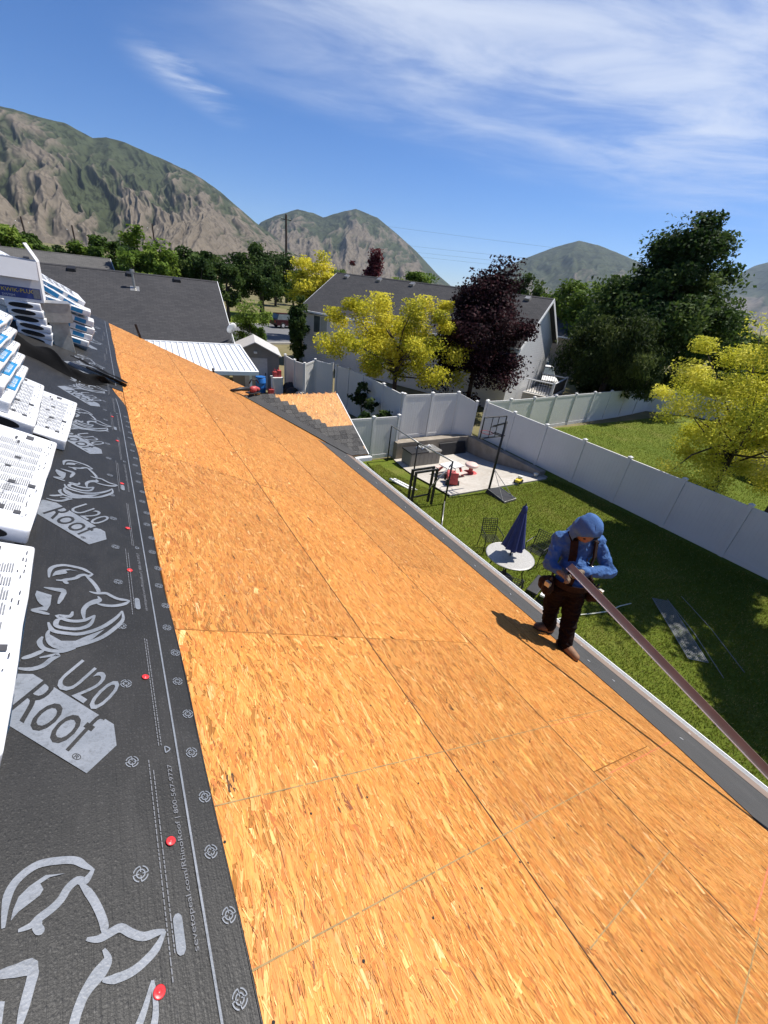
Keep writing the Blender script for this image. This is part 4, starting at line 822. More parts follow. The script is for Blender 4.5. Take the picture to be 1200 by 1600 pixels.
    for sh in (0, 1):
        for i in range(nP):
            th = math.radians(128) * i / (nP - 1)
            for k in range(nA):
                ph = 2 * math.pi * k / nA; dirv = back * math.cos(th) + (ud * math.cos(ph) + rt * math.sin(ph)) * math.sin(th)
                rad = .128 + .022 * max(0, math.cos(ph)) * math.sin(th) + .035 * max(0, -math.cos(ph)) * math.sin(th) + .006 * math.sin(3 * ph + 4 * th) * math.sin(th) + .004 * math.sin(7 * ph - 5 * th) - .006 * sh
                vs.append(hc2 + dirv * (rad * (1.0 + .05 * math.sin(th)) + .038 * max(0, dirv.z) ** 4 + .03 * max(0, -dirv.z) ** 2) + Vector((0, 0, .008)))
    n1 = nP * nA; fs = []
    for sh in (0, 1):
        for i in range(nP - 1):
            for k in range(nA): k2 = (k + 1) % nA; o = sh * n1; f_ = (o + i * nA + k, o + i * nA + k2, o + (i + 1) * nA + k2, o + (i + 1) * nA + k); fs.append(f_ if sh == 0 else f_[::-1])
    for k in range(nA): k2 = (k + 1) % nA; a = (nP - 1) * nA; fs.append((a + k, a + k2, n1 + a + k2, n1 + a + k))
    hd.add(vs, fs); part('hood', hd, M['hoodie'], t, smooth=True)
    cl = MB(); c(cl, neck + Vector((-.02, -.03, .03)), neck + Vector((.03, .05, -.02)), .105, .125); me = remesh(cl, .012, 4, disp=.004); me.materials.append(M['hoodie']); link('hood_collar', me, t)
    part('seam', MB().tube([hc2 + (back * math.cos(a) + ud * math.sin(a)) * (.139 + .018 * math.sin(a)) + Vector((0, 0, .012)) for a in np.linspace(-.3, 2.05, 14)], .004, 6), M['hoodie'], t, smooth=True)
    # trousers
    p = MB(); c(p, hpL, knL, .112, .094); c(p, hpR, knR, .112, .094); c(p, knL, anL + Vector((0, 0, .01)), .092, .078); c(p, knR, anR + Vector((0, 0, .01)), .092, .078); ellipsoid(p, q(pel), (.175, .145, .13), m=mx)
    me = remesh(p, .010, 4, disp=.014, seed=4); me.materials.append(M['pants']); link('trousers', me, t)
    # boots
    for an, toe in ((anL, Vector((3.72, 1.955, -3.335))), (anR, Vector((3.785, 1.44, -3.375)))):
        bt = MB(); d = (toe - an); d.z = 0; d.normalize(); heel = an - d * .05
        zr = lambda p_: -H / math.cos(PT) - .5 * p_.x
        hb = Vector((heel.x, heel.y, zr(heel) + .05)); tb = an + d * .17; tb.z = zr(tb) + .045; md = an + d * .06; md.z = zr(md) + .065
        c(bt, an + Vector((0, 0, .05)), hb, .06, .05); c(bt, hb, md, .05, .055); c(bt, md, tb, .055, .045); c(bt, an, md, .055, .055); me = remesh(bt, .008, 3); me.materials.append(M['boot']); bo = link('boot', me, t)
        s = MB(); so = Vector((0, 0, -.038)); c(s, hb + so, md + so * 1.35, .042, .045); c(s, md + so * 1.35, tb + so, .046, .042); me = remesh(s, .008, 2)
        me.materials.append(M['sole']); link('sole', me, bo)
    # harness, belt, pouches
    def strap(pts, w, th, name, mat):
        mb = MB(); P = [q(x) for x in pts]
        for i in range(len(P) - 1):
            a, b_ = P[i], P[i + 1]; d = (b_ - a).normalized(); ctr = q(chest + (belly - chest) * .3); out = ((a + b_) / 2 - ctr); out = (out - d * out.dot(d)).normalized(); sdv = d.cross(out)
            vs = [x + sdv * (w * k) + out * o_ for x in (a - d * .004, b_ + d * .004) for o_ in (-.004, th) for k in (-.5, .5)]; mb.add(vs, [(0, 1, 3, 2), (4, 6, 7, 5), (0, 4, 5, 1), (2, 3, 7, 6), (0, 2, 6, 4), (1, 5, 7, 3)])
        return part(name, mb, mat, t, bevel=.002)
    for sx in (-1, 1):
        x = rt * (.115 * sx); base = chest
        pts = [base + x - fc * .155 + Vector((0, 0, -.05)), base + x - fc * .12 + Vector((0, 0, .14)), base + x * 1.02 - fc * .02 + Vector((0, 0, .208)), base + x + fc * .09 + Vector((0, 0, .165)), base + x * .97 + fc * .155 + Vector((0, 0, .03)), base + x * .9 + fc * .165 + Vector((0, 0, -.08)), belly + x * .9 + fc * .172 + Vector((0, 0, .02)), belly + x * .95 + fc * .172 + Vector((0, 0, -.08))]
        s = strap(pts, .075, .014, 'suspender', M['leather']); bk = base + x * .9 + fc * .185 + Vector((0, 0, -.09)); link('buckle', MB().box(-.026, .026, -.006, .006, -.022, .022).mesh('buckle', M['galv'], bevel=.004), s, mw=Matrix.Translation(q(bk)) @ Matrix(((rt.x, fc.x, 0, 0), (rt.y, fc.y, 0, 0), (0, 0, 1, 0), (0, 0, 0, 1))))
    ring = [pel + Vector((0, 0, .06)) + rt * (.205 * math.cos(a)) + fc * (.175 * math.sin(a)) for a in np.linspace(0, 2 * math.pi, 25)]; mb = MB(); P = [q(x) for x in ring]
    for i in range(24):
        a, b_ = P[i], P[i + 1]; mb.add([a + Vector((0, 0, -.035)), b_ + Vector((0, 0, -.035)), b_ + Vector((0, 0, .035)), a + Vector((0, 0, .035)), a * 1.0 + Vector((0, 0, -.035)) + (a - q(pel)).normalized() * .01, b_ + Vector((0, 0, -.035)) + (b_ - q(pel)).normalized() * .01, b_ + Vector((0, 0, .035)) + (b_ - q(pel)).normalized() * .01, a + Vector((0, 0, .035)) + (a - q(pel)).normalized() * .01], [(0, 1, 2, 3), (7, 6, 5, 4), (0, 4, 5, 1), (3, 2, 6, 7)])
    part('tool_belt', mb, M['leather'], t)
    for sx, dz, sc in ((-1, -.02, 1.0), (1, -.07, .95)):
        pm = MB(); ctr = q(pel) + rt * (.245 * sx) + fc * .02 + Vector((0, 0, dz)); R_ = Matrix(((rt.x, fc.x, 0), (rt.y, fc.y, 0), (0, 0, 1)))
        for dx, dy, r_ in ((0, 0, (.055, .095, .12)), (.035 * sx, .05, (.05, .06, .085)), (.035 * sx, -.05, (.05, .06, .09))): ellipsoid(pm, ctr + rt * dx + fc * dy, tuple(v * sc for v in r_), m=R_)
        me = remesh(pm, .011, 2, disp=.004); me.materials.append(M['leather']); po = link('tool_pouch', me, t)
        link('tool_handle', MB().tube([ctr + Vector((0, 0, .05)) + fc * .03, ctr + Vector((0, 0, .15)) + fc * .05 + rt * .02 * sx], .012, 8).mesh('tool_handle', M['dark_plastic'], True), po)
        link('tape_measure', MB().box(-.02, .02, -.03, .03, -.03, .03).mesh('tape_measure', M['galv'], bevel=.008), po, loc=ctr + rt * .05 * sx + fc * .07 + Vector((0, 0, .07)))
worker()

# ------------------------------------------------------------------ fences and walls of the yard
def fence(label, posts, ph=.13, step_caps=True, first=True, group=None):
    """posts: (x, y, base z, top z) in order"""
    x0, y0 = posts[0][:2]; t = thing('vinyl_fence', label, 'fence', (x0, y0, posts[0][2]), group='white vinyl fences')
    for i, (x, y, b, tp) in enumerate(posts):
        if i == 0 and not first: continue
        a = math.atan2(posts[min(i + 1, len(posts) - 1)][1] - posts[max(i - 1, 0)][1], posts[min(i + 1, len(posts) - 1)][0] - posts[max(i - 1, 0)][0])
        m = Matrix.Translation((x - x0, y - y0, 0)) @ Matrix.Rotation(a, 4, 'Z')
        p = link('post', MB().box(-.063, .063, -.063, .063, b - .3 - posts[0][2], tp - posts[0][2] + .04).mesh('post', M['white_vinyl']), t, mw=m)
        zt = tp - posts[0][2] + .0405
        link('post_cap', MB().add([(-.078, -.078, zt), (.078, -.078, zt), (.078, .078, zt), (-.078, .078, zt), (-.078, -.078, zt + .025), (.078, -.078, zt + .025), (.078, .078, zt + .025), (-.078, .078, zt + .025), (0, 0, zt + .07)], [(0, 1, 5, 4), (1, 2, 6, 5), (2, 3, 7, 6), (3, 0, 4, 7), (4, 5, 8), (5, 6, 8), (6, 7, 8), (7, 4, 8), (3, 2, 1, 0)]).mesh('post_cap', M['white_vinyl']), p)
    for i in range(len(posts) - 1):
        (xa, ya, ba, ta), (xb, yb, bb, tb) = posts[i], posts[i + 1]; d = Vector((xb - xa, yb - ya, 0)); L = d.length; d.normalize(); n = Vector((-d.y, d.x, 0)); O = Vector((xa - x0, ya - y0, -posts[0][2]))
        def slab(u0, u1, w, za, zb, zc, zd):
            v = []
            for u, lo, hi in ((u0, za, zc), (u1, zb, zd)):
                for k in (-w, w): v += [O + d * u + n * k + Vector((0, 0, lo)), O + d * u + n * k + Vector((0, 0, hi))]
            return MB().add(v, [(0, 1, 3, 2), (4, 6, 7, 5), (0, 4, 5, 1), (2, 3, 7, 6), (0, 2, 6, 4), (1, 5, 7, 3)])
        # tongue-and-groove boards, one panel
        mb = MB(); nb = max(2, int(round(L / .155))); lo = lambda u: ba + (bb - ba) * u / L + .14; hi = lambda u: ta + (tb - ta) * u / L - .115
        for k in range(nb):
            u0 = .066 + (L - .132) * k / nb + .002; u1 = .066 + (L - .132) * (k + 1) / nb - .002; s_ = slab(u0, u1, .018, lo(u0), lo(u1), hi(u0), hi(u1)); mb.add(s_.v, s_.f)
        s_ = slab(.066, L - .066, .012, lo(0), lo(L), hi(0), hi(L)); mb.add(s_.v, s_.f); part('panel', mb, M['white_vinyl'], t)
        part('top_rail', slab(.0635, L - .0635, .03, hi(0) - .004, hi(L) - .004, ta - .01, tb - .01), M['white_vinyl'], t)
        part('bottom_rail', slab(.0635, L - .0635, .032, ba - .05, bb - .05, lo(0) + .004, lo(L) + .004), M['white_vinyl'], t)
    return t
yr = [15.08, 13.17, 11.25, 9.3, 7.34, 5.36, 3.4, 1.45, -.5, -2.5, -4.5]
fence('long white fence in shade along the lawn on the right', [(15.9, y, -6.58, -4.72) for y in yr])
fence('white fence receding behind the neighbouring lawn towards the dark trees', [(16.0, 15.16, -6.58, -4.7), (17.75, 15.2, -6.6, -4.7), (19.8, 15.33, -6.6, -4.7), (21.9, 15.5, -6.6, -4.7), (24.1, 15.7, -6.6, -4.7), (26.3, 15.87, -6.6, -4.7), (28.45, 16.02, -6.6, -4.7), (30.7, 16.2, -6.6, -4.72), (33.1, 16.5, -6.6, -4.75), (35.8, 16.9, -6.6, -4.78), (38.2, 15.2, -6.6, -4.8), (40, 12.8, -6.6, -4.8), (41.5, 10.2, -6.6, -4.8)])
fence('tall white fence on the retaining wall behind the patio', [(11.28, 15.92, -6.56, -4.44), (12.95, 15.92, -6.56, -4.44), (14.62, 15.92, -6.56, -4.44), (15.5, 15.4, -6.56, -4.80)])
fence('low white fence section in front of the grape vine beside the patio', [(8.2, 15.62, -7.3, -5.35), (9.55, 15.62, -7.3, -5.35), (10.92, 15.62, -7.3, -5.34)])
fence('white fence running back under the yellow tree', [(11.28, 16.1, -7.0, -4.46), (11.46, 18.1, -7, -4.5), (11.48, 20.3, -6.9, -4.5), (11.3, 21.7, -6.9, -4.5), (11.05, 22.8, -6.9, -4.52)])
fence('white fence pieces stepping down beside the grey shed', [(9.12, 26.2, -6.9, -4.6), (9.16, 24.7, -6.9, -4.62), (9.40, 23.7, -6.9, -4.62), (10.2, 24.0, -6.9, -4.45), (10.95, 23.2, -6.9, -4.52)])

def walls():
    t = thing('retaining_wall', 'tan concrete retaining wall behind the patio under the tall fence', 'wall', (10.8, 15.3, -7.5)); part('wall_face', MB().box(0, 4.9, 0, .45, -.2, .93), M['wall_tan'], t, bevel=.01)
    t = thing('retaining_wall', 'low tan wall along the right side of the patio below the long fence', 'wall', (15.28, 10.45, -6.9))
    part('wall_face', MB().box(0, .4, .0, 4.83, -.8, .36), M['wall_tan'], t, bevel=.01); part('wall_return', MB().box(-.55, .4, -.3, -.005, -.5, .20), M['wall_tan'], t, bevel=.01)
walls()

# ------------------------------------------------------------------ things in the yard
def yard():
    # portable basketball hoop
    t = thing('basketball_hoop', 'portable black basketball hoop with clear backboard at the edge of the lawn', 'basketball hoop', (11.55, 9.82, lawn_z(11.5, 9.8)))
    mb = MB(); mb.add([(-.1, .1, 0), (.62, .06, 0), (.6, -1.0, 0), (-.22, -1.08, 0), (-.06, .04, .17), (.56, .02, .17), (.52, -.92, .12), (-.15, -.98, .12)], [(0, 3, 2, 1), (4, 5, 6, 7), (0, 1, 5, 4), (1, 2, 6, 5), (2, 3, 7, 6), (3, 0, 4, 7)]); part('base', mb, M['dark_plastic'], t, bevel=.02)
    part('base_rim', MB().tube([(.56, .02, .175), (.52, -.92, .13), (-.15, -.98, .13), (-.06, .04, .175), (.56, .02, .175)], .014, 6), M['galv'], t)
    part('pole', MB().tube([(0, .02, .1), (.03, .05, 1.4), (.06, .08, 2.85)], .045, 10), M['black_metal'], t, smooth=True)
    for x in (-.12, .45): part('brace', MB().tube([(x, -.85, .13), (.02, .03, 1.0)], .012, 6), M['galv'], t)
    bx0, bx1, by, bz0, bz1 = -.5, .65, .62, 2.05, 2.84
    fr = MB()
    for (a, b) in (((bx0, bz0), (bx1, bz0)), ((bx1, bz0), (bx1, bz1)), ((bx1, bz1), (bx0, bz1)), ((bx0, bz1), (bx0, bz0))): fr.tube([(a[0], by, a[1]), (b[0], by, b[1])], .026, 6)
    part('backboard_frame', fr, M['black_metal'], t)
    sq = MB(); cx = (bx0 + bx1) / 2
    for (a, b) in (((cx - .16, bz0), (cx - .16, bz1)), ((cx + .16, bz0), (cx + .16, bz1)), ((cx - .16, bz0 + .42), (cx + .16, bz0 + .42))): sq.tube([(a[0], by - .02, a[1]), (b[0], by - .02, b[1])], .017, 6)
    part('target_square', sq, M['black_metal'], t)
    g = MT('clear acrylic'); g.b.inputs['Transmission Weight'].default_value = .96; g.b.inputs['IOR'].default_value = 1.1; g.b.inputs['Base Color'].default_value = (.95, .97, .97, 1); M['acrylic'] = g.done(.04, .3)
    part('pane', MB().box(bx0 + .027, bx1 - .027, by - .003, by + .003, bz0 + .027, bz1 - .027), M['acrylic'], t)
    for x in (-.02, .14):
        part('arm', MB().tube([(x, .08, 2.78), (x + .02, by - .03, 2.5)], .022, 6), M['black_metal'], t); part('arm', MB().tube([(x, .06, 2.3), (x + .02, by - .03, 2.25)], .022, 6), M['black_metal'], t)
    part('rim', MB().tube([(cx + .23 * math.cos(a), by + .27 + .23 * math.sin(a), bz0 + .1) for a in np.linspace(0, 2 * math.pi, 25)], .012, 6, cap=False), M['faded_red'], t)
    # kennel / play frame of dark poles along the patio edge
    t = thing('pole_frame', 'dark metal frame of three posts and a top bar along the patio edge', 'frame', (10.35, 15.3, -7.4)); o = Vector((10.35, 15.3, -7.4))
    B = [(10.35, 15.3), (9.92, 12.6), (9.22, 9.68)]; tz = [-5.68, -5.48, -5.02]
    for (x, y), z in zip(B, tz): part('post', MB().tube([Vector((x, y, lawn_z(x, y) - .1)) - o, Vector((x, y, z)) - o], .032, 8), M['black_metal'], t, smooth=True)
    part('top_bar', MB().tube([Vector((B[0][0], B[0][1], tz[0])) - o, Vector((B[1][0], B[1][1], tz[1])) - o], .03, 8), M['galv'], t, smooth=True); part('top_bar', MB().tube([Vector((B[1][0], B[1][1], tz[1])) - o, Vector((B[2][0], B[2][1], tz[2])) - o], .03, 8), M['galv'], t, smooth=True)
    part('brace', MB().tube([Vector((9.22, 9.68, -5.1)) - o, Vector((8.4, 9.7, -5.95)) - o], .028, 8), M['galv'], t, smooth=True); part('brace', MB().tube([Vector((9.22, 9.68, -6.55)) - o, Vector((8.0, 8.3, -6.55)) - o], .02, 8), M['galv'], t, smooth=True)
    # black arch frame near the gutter
    t = thing('arch_frame', 'black rectangular double-tube arch standing below the gutter', 'frame', (8.2, 9.8, GZ))
    for y in (-.08, .12):
        part('leg', MB().box(-.48, -.40, y - .03, y + .03, 0, 1.3), M['black_metal'], t, bevel=.006); part('leg', MB().box(.40, .48, y - .03, y + .03, 0, 1.3), M['black_metal'], t, bevel=.006); part('top_bar', MB().box(-.48, .48, y - .03, y + .03, 1.301, 1.37), M['black_metal'], t, bevel=.006)
    part('cross_bar', MB().box(-.44, -.38, -.05, .09, .3, .36), M['black_metal'], t); part('cross_bar', MB().box(-.4, .4, .1, .14, .28, .33), M['black_metal'], t)
    # storage box
    t = thing('deck_box', 'grey panelled storage box with dark lid on the patio', 'storage box', (11.75, 14.55, -7.34), -.03)
    part('body', MB().box(-.85, .85, -.38, .38, 0, .62), M['shed_wall'], t, bevel=.015); part('lid', MB().box(-.88, .1, -.41, .41, .622, .69), M['dark_plastic'], t, bevel=.015); part('lid', MB().box(.11, .88, -.41, .41, .622, .70), M['galv'], t, bevel=.015)
    for i in range(7): part('panel', MB().box(-.83 + i * .24, -.61 + i * .24, -.392, -.381, .05, .58), M['shed_wall'], t)
    for i, (x, y) in enumerate(((-.3, .1), (-.1, -.1), (.3, .05))): link('garden_tool', MB().tube([(11.75 + x, 14.55 + y, -6.64), (11.9 + x, 14.6 + y, -6.55), (12.0 + x, 14.5 + y, -6.62)], [.04, .05, .03], 8).mesh('garden_tool', M['white_plastic'], True), label=('small white tool at the left on the storage box', 'small white tool at the middle of the storage box', 'small white tool at the right on the storage box')[i], category='tool', group='tools on the storage box')
    t = thing('black_mat', 'black rectangular mat leaning against the retaining wall', 'mat', (14.2, 15.02, -7.4)); part('mat_sheet', MB().box(-.85, .85, -.03, .03, 0, .62), M['dark_plastic'], t, bevel=.012, mw=Matrix.Rotation(-.33, 4, 'X')); part('mat_frame', MB().tube([(-.86, -.02, .0), (-.86, .2, .6), (.86, .2, .6), (.86, -.02, 0)], .022, 6), M['black_metal'], t)
    # ride-on toys
    t = thing('toy_table', 'faded red and white toy picnic table on the patio', 'toy table', (11.75, 12.35, lawn_z(11.7, 12.3) + .05), .1)
    part('table_top', MB().box(-.48, .48, -.3, .3, .44, .5), M['white_plastic'], t, bevel=.02)
    for s in (-1, 1):
        part('bench', MB().box(-.46, .46, s * .48 - .1, s * .48 + .1, .24, .28), M['dusky_pink'], t, bevel=.015)
        for x in (-.34, .34): part('leg', MB().add([(x - .05, s * .55, 0), (x + .05, s * .55, 0), (x + .05, s * .45, 0), (x - .05, s * .45, 0), (x - .04, s * .2, .44), (x + .04, s * .2, .44), (x + .04, s * .1, .44), (x - .04, s * .1, .44)], [(3, 2, 1, 0), (4, 5, 6, 7), (0, 1, 5, 4), (1, 2, 6, 5), (2, 3, 7, 6), (3, 0, 4, 7)]), M['faded_red'], t, bevel=.01)
    t = thing('ride_on_toy', 'red ride-on toy car with dark wheels in front of the toy table', 'toy car', (10.95, 11.35, lawn_z(11, 11.3) + .05), 1.0)
    mb = MB(); mb.add([(-.42, -.2, .12), (.42, -.2, .12), (.42, .2, .12), (-.42, .2, .12), (-.4, -.19, .36), (.1, -.19, .33), (.1, .19, .33), (-.4, .19, .36), (.4, -.18, .42), (.4, .18, .42)], [(3, 2, 1, 0), (4, 5, 6, 7), (5, 8, 9, 6), (0, 1, 8, 5, 4), (2, 3, 7, 6, 9), (1, 2, 9, 8), (3, 0, 4, 7)]); part('toy_body', mb, M['faded_red'], t, bevel=.03)
    for x in (-.26, .28):
        for y in (-.23, .23): part('wheel', MB().tube([(x, y - .04, .12), (x, y + .04, .12)], .12, 16), M['rubber'], t, bevel=.01)
    part('seat_back', MB().box(-.42, -.36, -.17, .17, .36, .62), M['faded_red'], t, bevel=.02); part('steering_wheel', MB().tube([(.18 + .03 * math.cos(a), .1 * math.cos(a), .52 + .1 * math.sin(a)) for a in np.linspace(0, 6.283, 17)], .014, 6, cap=False), M['dark_plastic'], t)
    t = thing('toy_stool', 'pale pink round toy stool on a dark foot at the right of the toy table', 'toy stool', (12.75, 12.15, lawn_z(12.7, 12.1) + .05)); part('cushion', MB().lathe([(.26, .34), (.3, .38), (.3, .44), (.24, .48)], 24), M['dusky_pink'], t, smooth=True); part('pedestal', MB().lathe([(.3, 0), (.3, .05), (.1, .1), (.09, .34)], 20), M['faded_red'], t)
    t = thing('toy_truck', 'small yellow and white toy truck at the patio edge by the hoop', 'toy truck', (13.55, 10.12, lawn_z(13.5, 10.1) + .05), .4)
    part('toy_body', MB().box(-.2, .2, -.1, .1, .07, .17), M['yellow_print'], t, bevel=.015); part('toy_cab', MB().box(.05, .19, -.09, .09, .172, .28), M['white_plastic'], t, bevel=.02)
    for x in (-.13, .13):
        for y in (-.12, .12): part('wheel', MB().tube([(x, y - .025, .07), (x, y + .025, .07)], .07, 12), M['rubber'], t)
    for i, (x, y) in enumerate(((9.05, 12.2), (9.2, 12.1))): link('white_board', MB().box(-.05, .05, -.75, .75, 0, .05).mesh('white_board', M['white_plastic'], bevel=.006), loc=(x, y, lawn_z(x, y) + .02 + .003 * i), label=('white board lying on the grass beside the pole frame, outer one', 'white board lying on the grass beside the pole frame, inner one')[i], category='board', group='white boards on the grass').rotation_euler = (-.09, 0, .06 + .03 * i)
    t = thing('garden_pot', 'small white pot where the low wall ends at the lawn', 'pot', (14.9, 10.35, -6.65)); part('pot_body', MB().lathe([(.06, 0), (.1, .12), (.11, .13)], 16), M['white_plastic'], t, smooth=True)
    # table, umbrella, chairs
    gz = GZ; tx, ty = 8.0, 5.56
    t = thing('patio_table', 'round speckled patio table with the closed umbrella through it', 'table', (tx, ty, gz))
    part('table_top', MB().lathe([(.60, .705), (.62, .715), (.62, .735), (.60, .742)], 48), M['table'], t); part('rim', MB().tube([(.622 * math.cos(a), .622 * math.sin(a), .722) for a in np.linspace(0, 6.2832, 49)], .016, 6, cap=False), M['galv'], t, smooth=True)
    for a in (.5, 2.07, 3.64, 5.21): part('leg', MB().tube([(.5 * math.cos(a), .5 * math.sin(a), .7), (.42 * math.cos(a), .42 * math.sin(a), .35), (.52 * math.cos(a), .52 * math.sin(a), 0)], .016, 8), M['black_metal'], t, smooth=True)
    t = thing('patio_umbrella', 'closed navy blue umbrella standing in the patio table', 'umbrella', (tx, ty, gz)); nr, na = 16, 60; mb = MB(); vs = []
    for i in range(nr + 1):
        f = i / nr; z = 2.2 - 1.2 * f; r0 = .035 + .215 * f ** .85
        for k in range(na): a = 2 * math.pi * k / na; w = r0 * (1 + (.04 + .20 * f) * math.sin(8 * a + .7 * f) + .05 * f * math.sin(19 * a)); vs.append((w * math.cos(a), w * math.sin(a), z + (.035 * math.sin(8 * a) if i == nr else 0)))
    mb.add(vs, [(i * na + k, (i + 1) * na + k, (i + 1) * na + (k + 1) % na, i * na + (k + 1) % na) for i in range(nr) for k in range(na)]); part('canopy', mb, M['navy_canvas'], t, smooth=True)
    part('canopy_cap', MB().lathe([(.075, 2.02), (.07, 2.12), (.055, 2.2), (.02, 2.235)], 20), M['navy_canvas'], t, smooth=True); part('finial', MB().lathe([(.02, 2.235), (.026, 2.26), (.008, 2.29)], 12), M['black_metal'], t); part('pole', MB().tube([(0, 0, .02), (0, 0, 2.2)], .02, 10), M['black_metal'], t); part('foot', MB().lathe([(.24, 0), (.24, .04), (.05, .08), (.03, .25)], 24), M['dark_plastic'], t)
    def chair(label, x, y, rz):
        t = thing('patio_chair', label, 'chair', (x, y, gz), rz, 'black lattice patio chairs')
        for s in (-1, 1):
            part('leg', MB().tube([(s * .24, .22, 0), (s * .24, .2, .42)], .013, 6), M['black_metal'], t); part('leg', MB().tube([(s * .24, -.26, 0), (s * .235, -.2, .42), (s * .225, -.3, .92)], .013, 6), M['black_metal'], t)
            part('armrest', MB().tube([(s * .25, .2, .42), (s * .27, .2, .62), (s * .27, -.2, .65), (s * .235, -.25, .68)], .013, 6), M['black_metal'], t)
        mb = MB()
        for k in np.linspace(-.22, .22, 8): mb.tube([(k, -.205, .48), (k, -.3, .92)], .0075, 4)
        for k in np.linspace(0, 1, 8): mb.tube([(-.225, -.205 - .095 * k, .48 + .44 * k), (.225, -.205 - .095 * k, .48 + .44 * k)], .0075, 4)
        part('lattice_back', mb, M['black_metal'], t); mb = MB()
        for k in np.linspace(-.22, .22, 8): mb.tube([(k, -.2, .42), (k, .22, .42)], .0075, 4)
        for k in np.linspace(-.2, .22, 8): mb.tube([(-.23, k, .422), (.23, k, .422)], .0075, 4)
        part('lattice_seat', mb, M['black_metal'], t)
    chair('black lattice metal chair left of the closed umbrella', 8.55, 6.75, 2.75); chair('black lattice metal chair between the umbrella and the worker', 9.4, 5.75, 1.75); chair('black lattice metal chair on the house side of the table', 7.35, 4.85, -.85)
    # wire panels in the grass, hose, low cart
    def rack(label, c, rz, L, Wd, nl, nw, r=.006):
        t = thing('wire_rack', label, 'wire rack', (c[0], c[1], lawn_z(*c) + .05), rz, 'wire panels lying on the shaded grass')
        part('frame_wire', MB().tube([(-Wd / 2, -L / 2, 0), (Wd / 2, -L / 2, 0), (Wd / 2, L / 2, 0), (-Wd / 2, L / 2, 0), (-Wd / 2, -L / 2, 0)], r * 1.8, 6), M['wire'], t)
        mb = MB()
        for k in np.linspace(-Wd / 2, Wd / 2, nw)[1:-1]: mb.tube([(k, -L / 2, 0), (k, L / 2, 0)], r, 4)
        for k in np.linspace(-L / 2, L / 2, nl)[1:-1]: mb.tube([(-Wd / 2, k, .004), (Wd / 2, k, .004)], r * .7, 4)
        part('wire_grid', mb, M['wire'], t)
    rack('narrow wire shelf panel lying on the shaded grass', (10.67, 2.25), -.73, 2.1, .42, 44, 12)
    for i, (a, b) in enumerate((((11.55, 2.95), (9.95, .95)), ((12.1, 2.85), (10.6, .8)))):
        mb = MB().tube([(a[0], a[1], GZ + .06), ((a[0] + b[0]) / 2 + .05, (a[1] + b[1]) / 2, GZ + .09), (b[0], b[1], GZ + .06)], .008, 6); link('wire_rod', mb.mesh('wire_rod', M['wire'], True), label=('thin wire rod on the grass just right of the wire shelf panel', 'outer thin wire rod on the dark grass towards the long fence')[i], category='rod', group='wire rods on the grass')
    hp = [(7.2, 3.95), (8.11, 3.76), (8.6, 3.66), (9.1, 3.5), (9.53, 3.39), (10.0, 3.38), (10.41, 3.31)]; link('garden_hose', MB().tube([(x, y, GZ + .045) for x, y in hp], .014, 8).mesh('garden_hose', M['rope'], True), label='pale hose lying across the lawn behind the worker', category='hose')
    t = thing('folding_cart', 'low white and black folding cart on the grass beside the worker', 'cart', (8.3, 4.5, GZ), .35)
    part('tray', MB().box(-.42, .42, -.28, .0, .34, .40), M['white_plastic'], t, bevel=.015); part('tray', MB().box(-.42, .42, .06, .34, .30, .36), M['dark_plastic'], t, bevel=.015)
    for x in (-.38, .38):
        part('leg', MB().tube([(x, -.28, 0), (x, .3, .34)], .015, 6), M['black_metal'], t); part('leg', MB().tube([(x, .3, 0), (x, -.28, .34)], .015, 6), M['black_metal'], t)
    for x in (-.36, .36): part('wheel', MB().tube([(x - .02, .32, .08), (x + .02, .32, .08)], .08, 14), M['rubber'], t)
    # bins and barrels beside the shed
    t = thing('blue_barrel', 'blue plastic barrel beside the grey shed', 'barrel', (7.35, 25.6, -6.7)); part('drum', MB().lathe([(.27, 0), (.3, .04), (.3, .28), (.315, .3), (.3, .32), (.3, .58), (.315, .6), (.3, .62), (.3, .86), (.27, .9)], 28), M['blue_plastic'], t, smooth=True); part('lid', MB().lathe([(.27, .901), (.29, .92), (.29, .95), (.25, .96)], 28), M['blue_plastic'], t)
    t = thing('white_bin', 'tall white bin topped with red cans near the blue barrel', 'bin', (8.2, 25.1, -6.7)); part('bin_body', MB().box(-.3, .3, -.28, .28, 0, 1.0), M['white_plastic'], t, bevel=.05); part('rim', MB().box(-.33, .33, -.31, .31, 1.001, 1.05), M['white_plastic'], t, bevel=.015)
    for i, (x, z, l) in enumerate(((-.12, 1.05, 'left of the two red fuel cans on the white bin'), (.13, 1.05, 'right of the two red fuel cans on the white bin'))):
        c = thing('fuel_can', l, 'fuel can', (8.2 + x, 25.1, -6.7 + z), 0, 'red fuel cans'); part('can_body', MB().box(-.11, .11, -.16, .16, 0, .3 + .08 * i), M['faded_red'], c, bevel=.03); part('spout', MB().tube([(0, 0, .3 + .08 * i), (0, .05, .45 + .08 * i)], .03, 8), M['faded_red'], c)
    c = thing('fuel_can', 'red fuel can standing on the ground between blue barrel and white bin', 'fuel can', (7.75, 24.9, -6.7), 0, 'red fuel cans'); part('can_body', MB().box(-.15, .15, -.18, .18, 0, .38), M['faded_red'], c, bevel=.04); part('handle', MB().tube([(0, -.12, .38), (0, -.1, .46), (0, .1, .46), (0, .12, .38)], .02, 6), M['faded_red'], c)
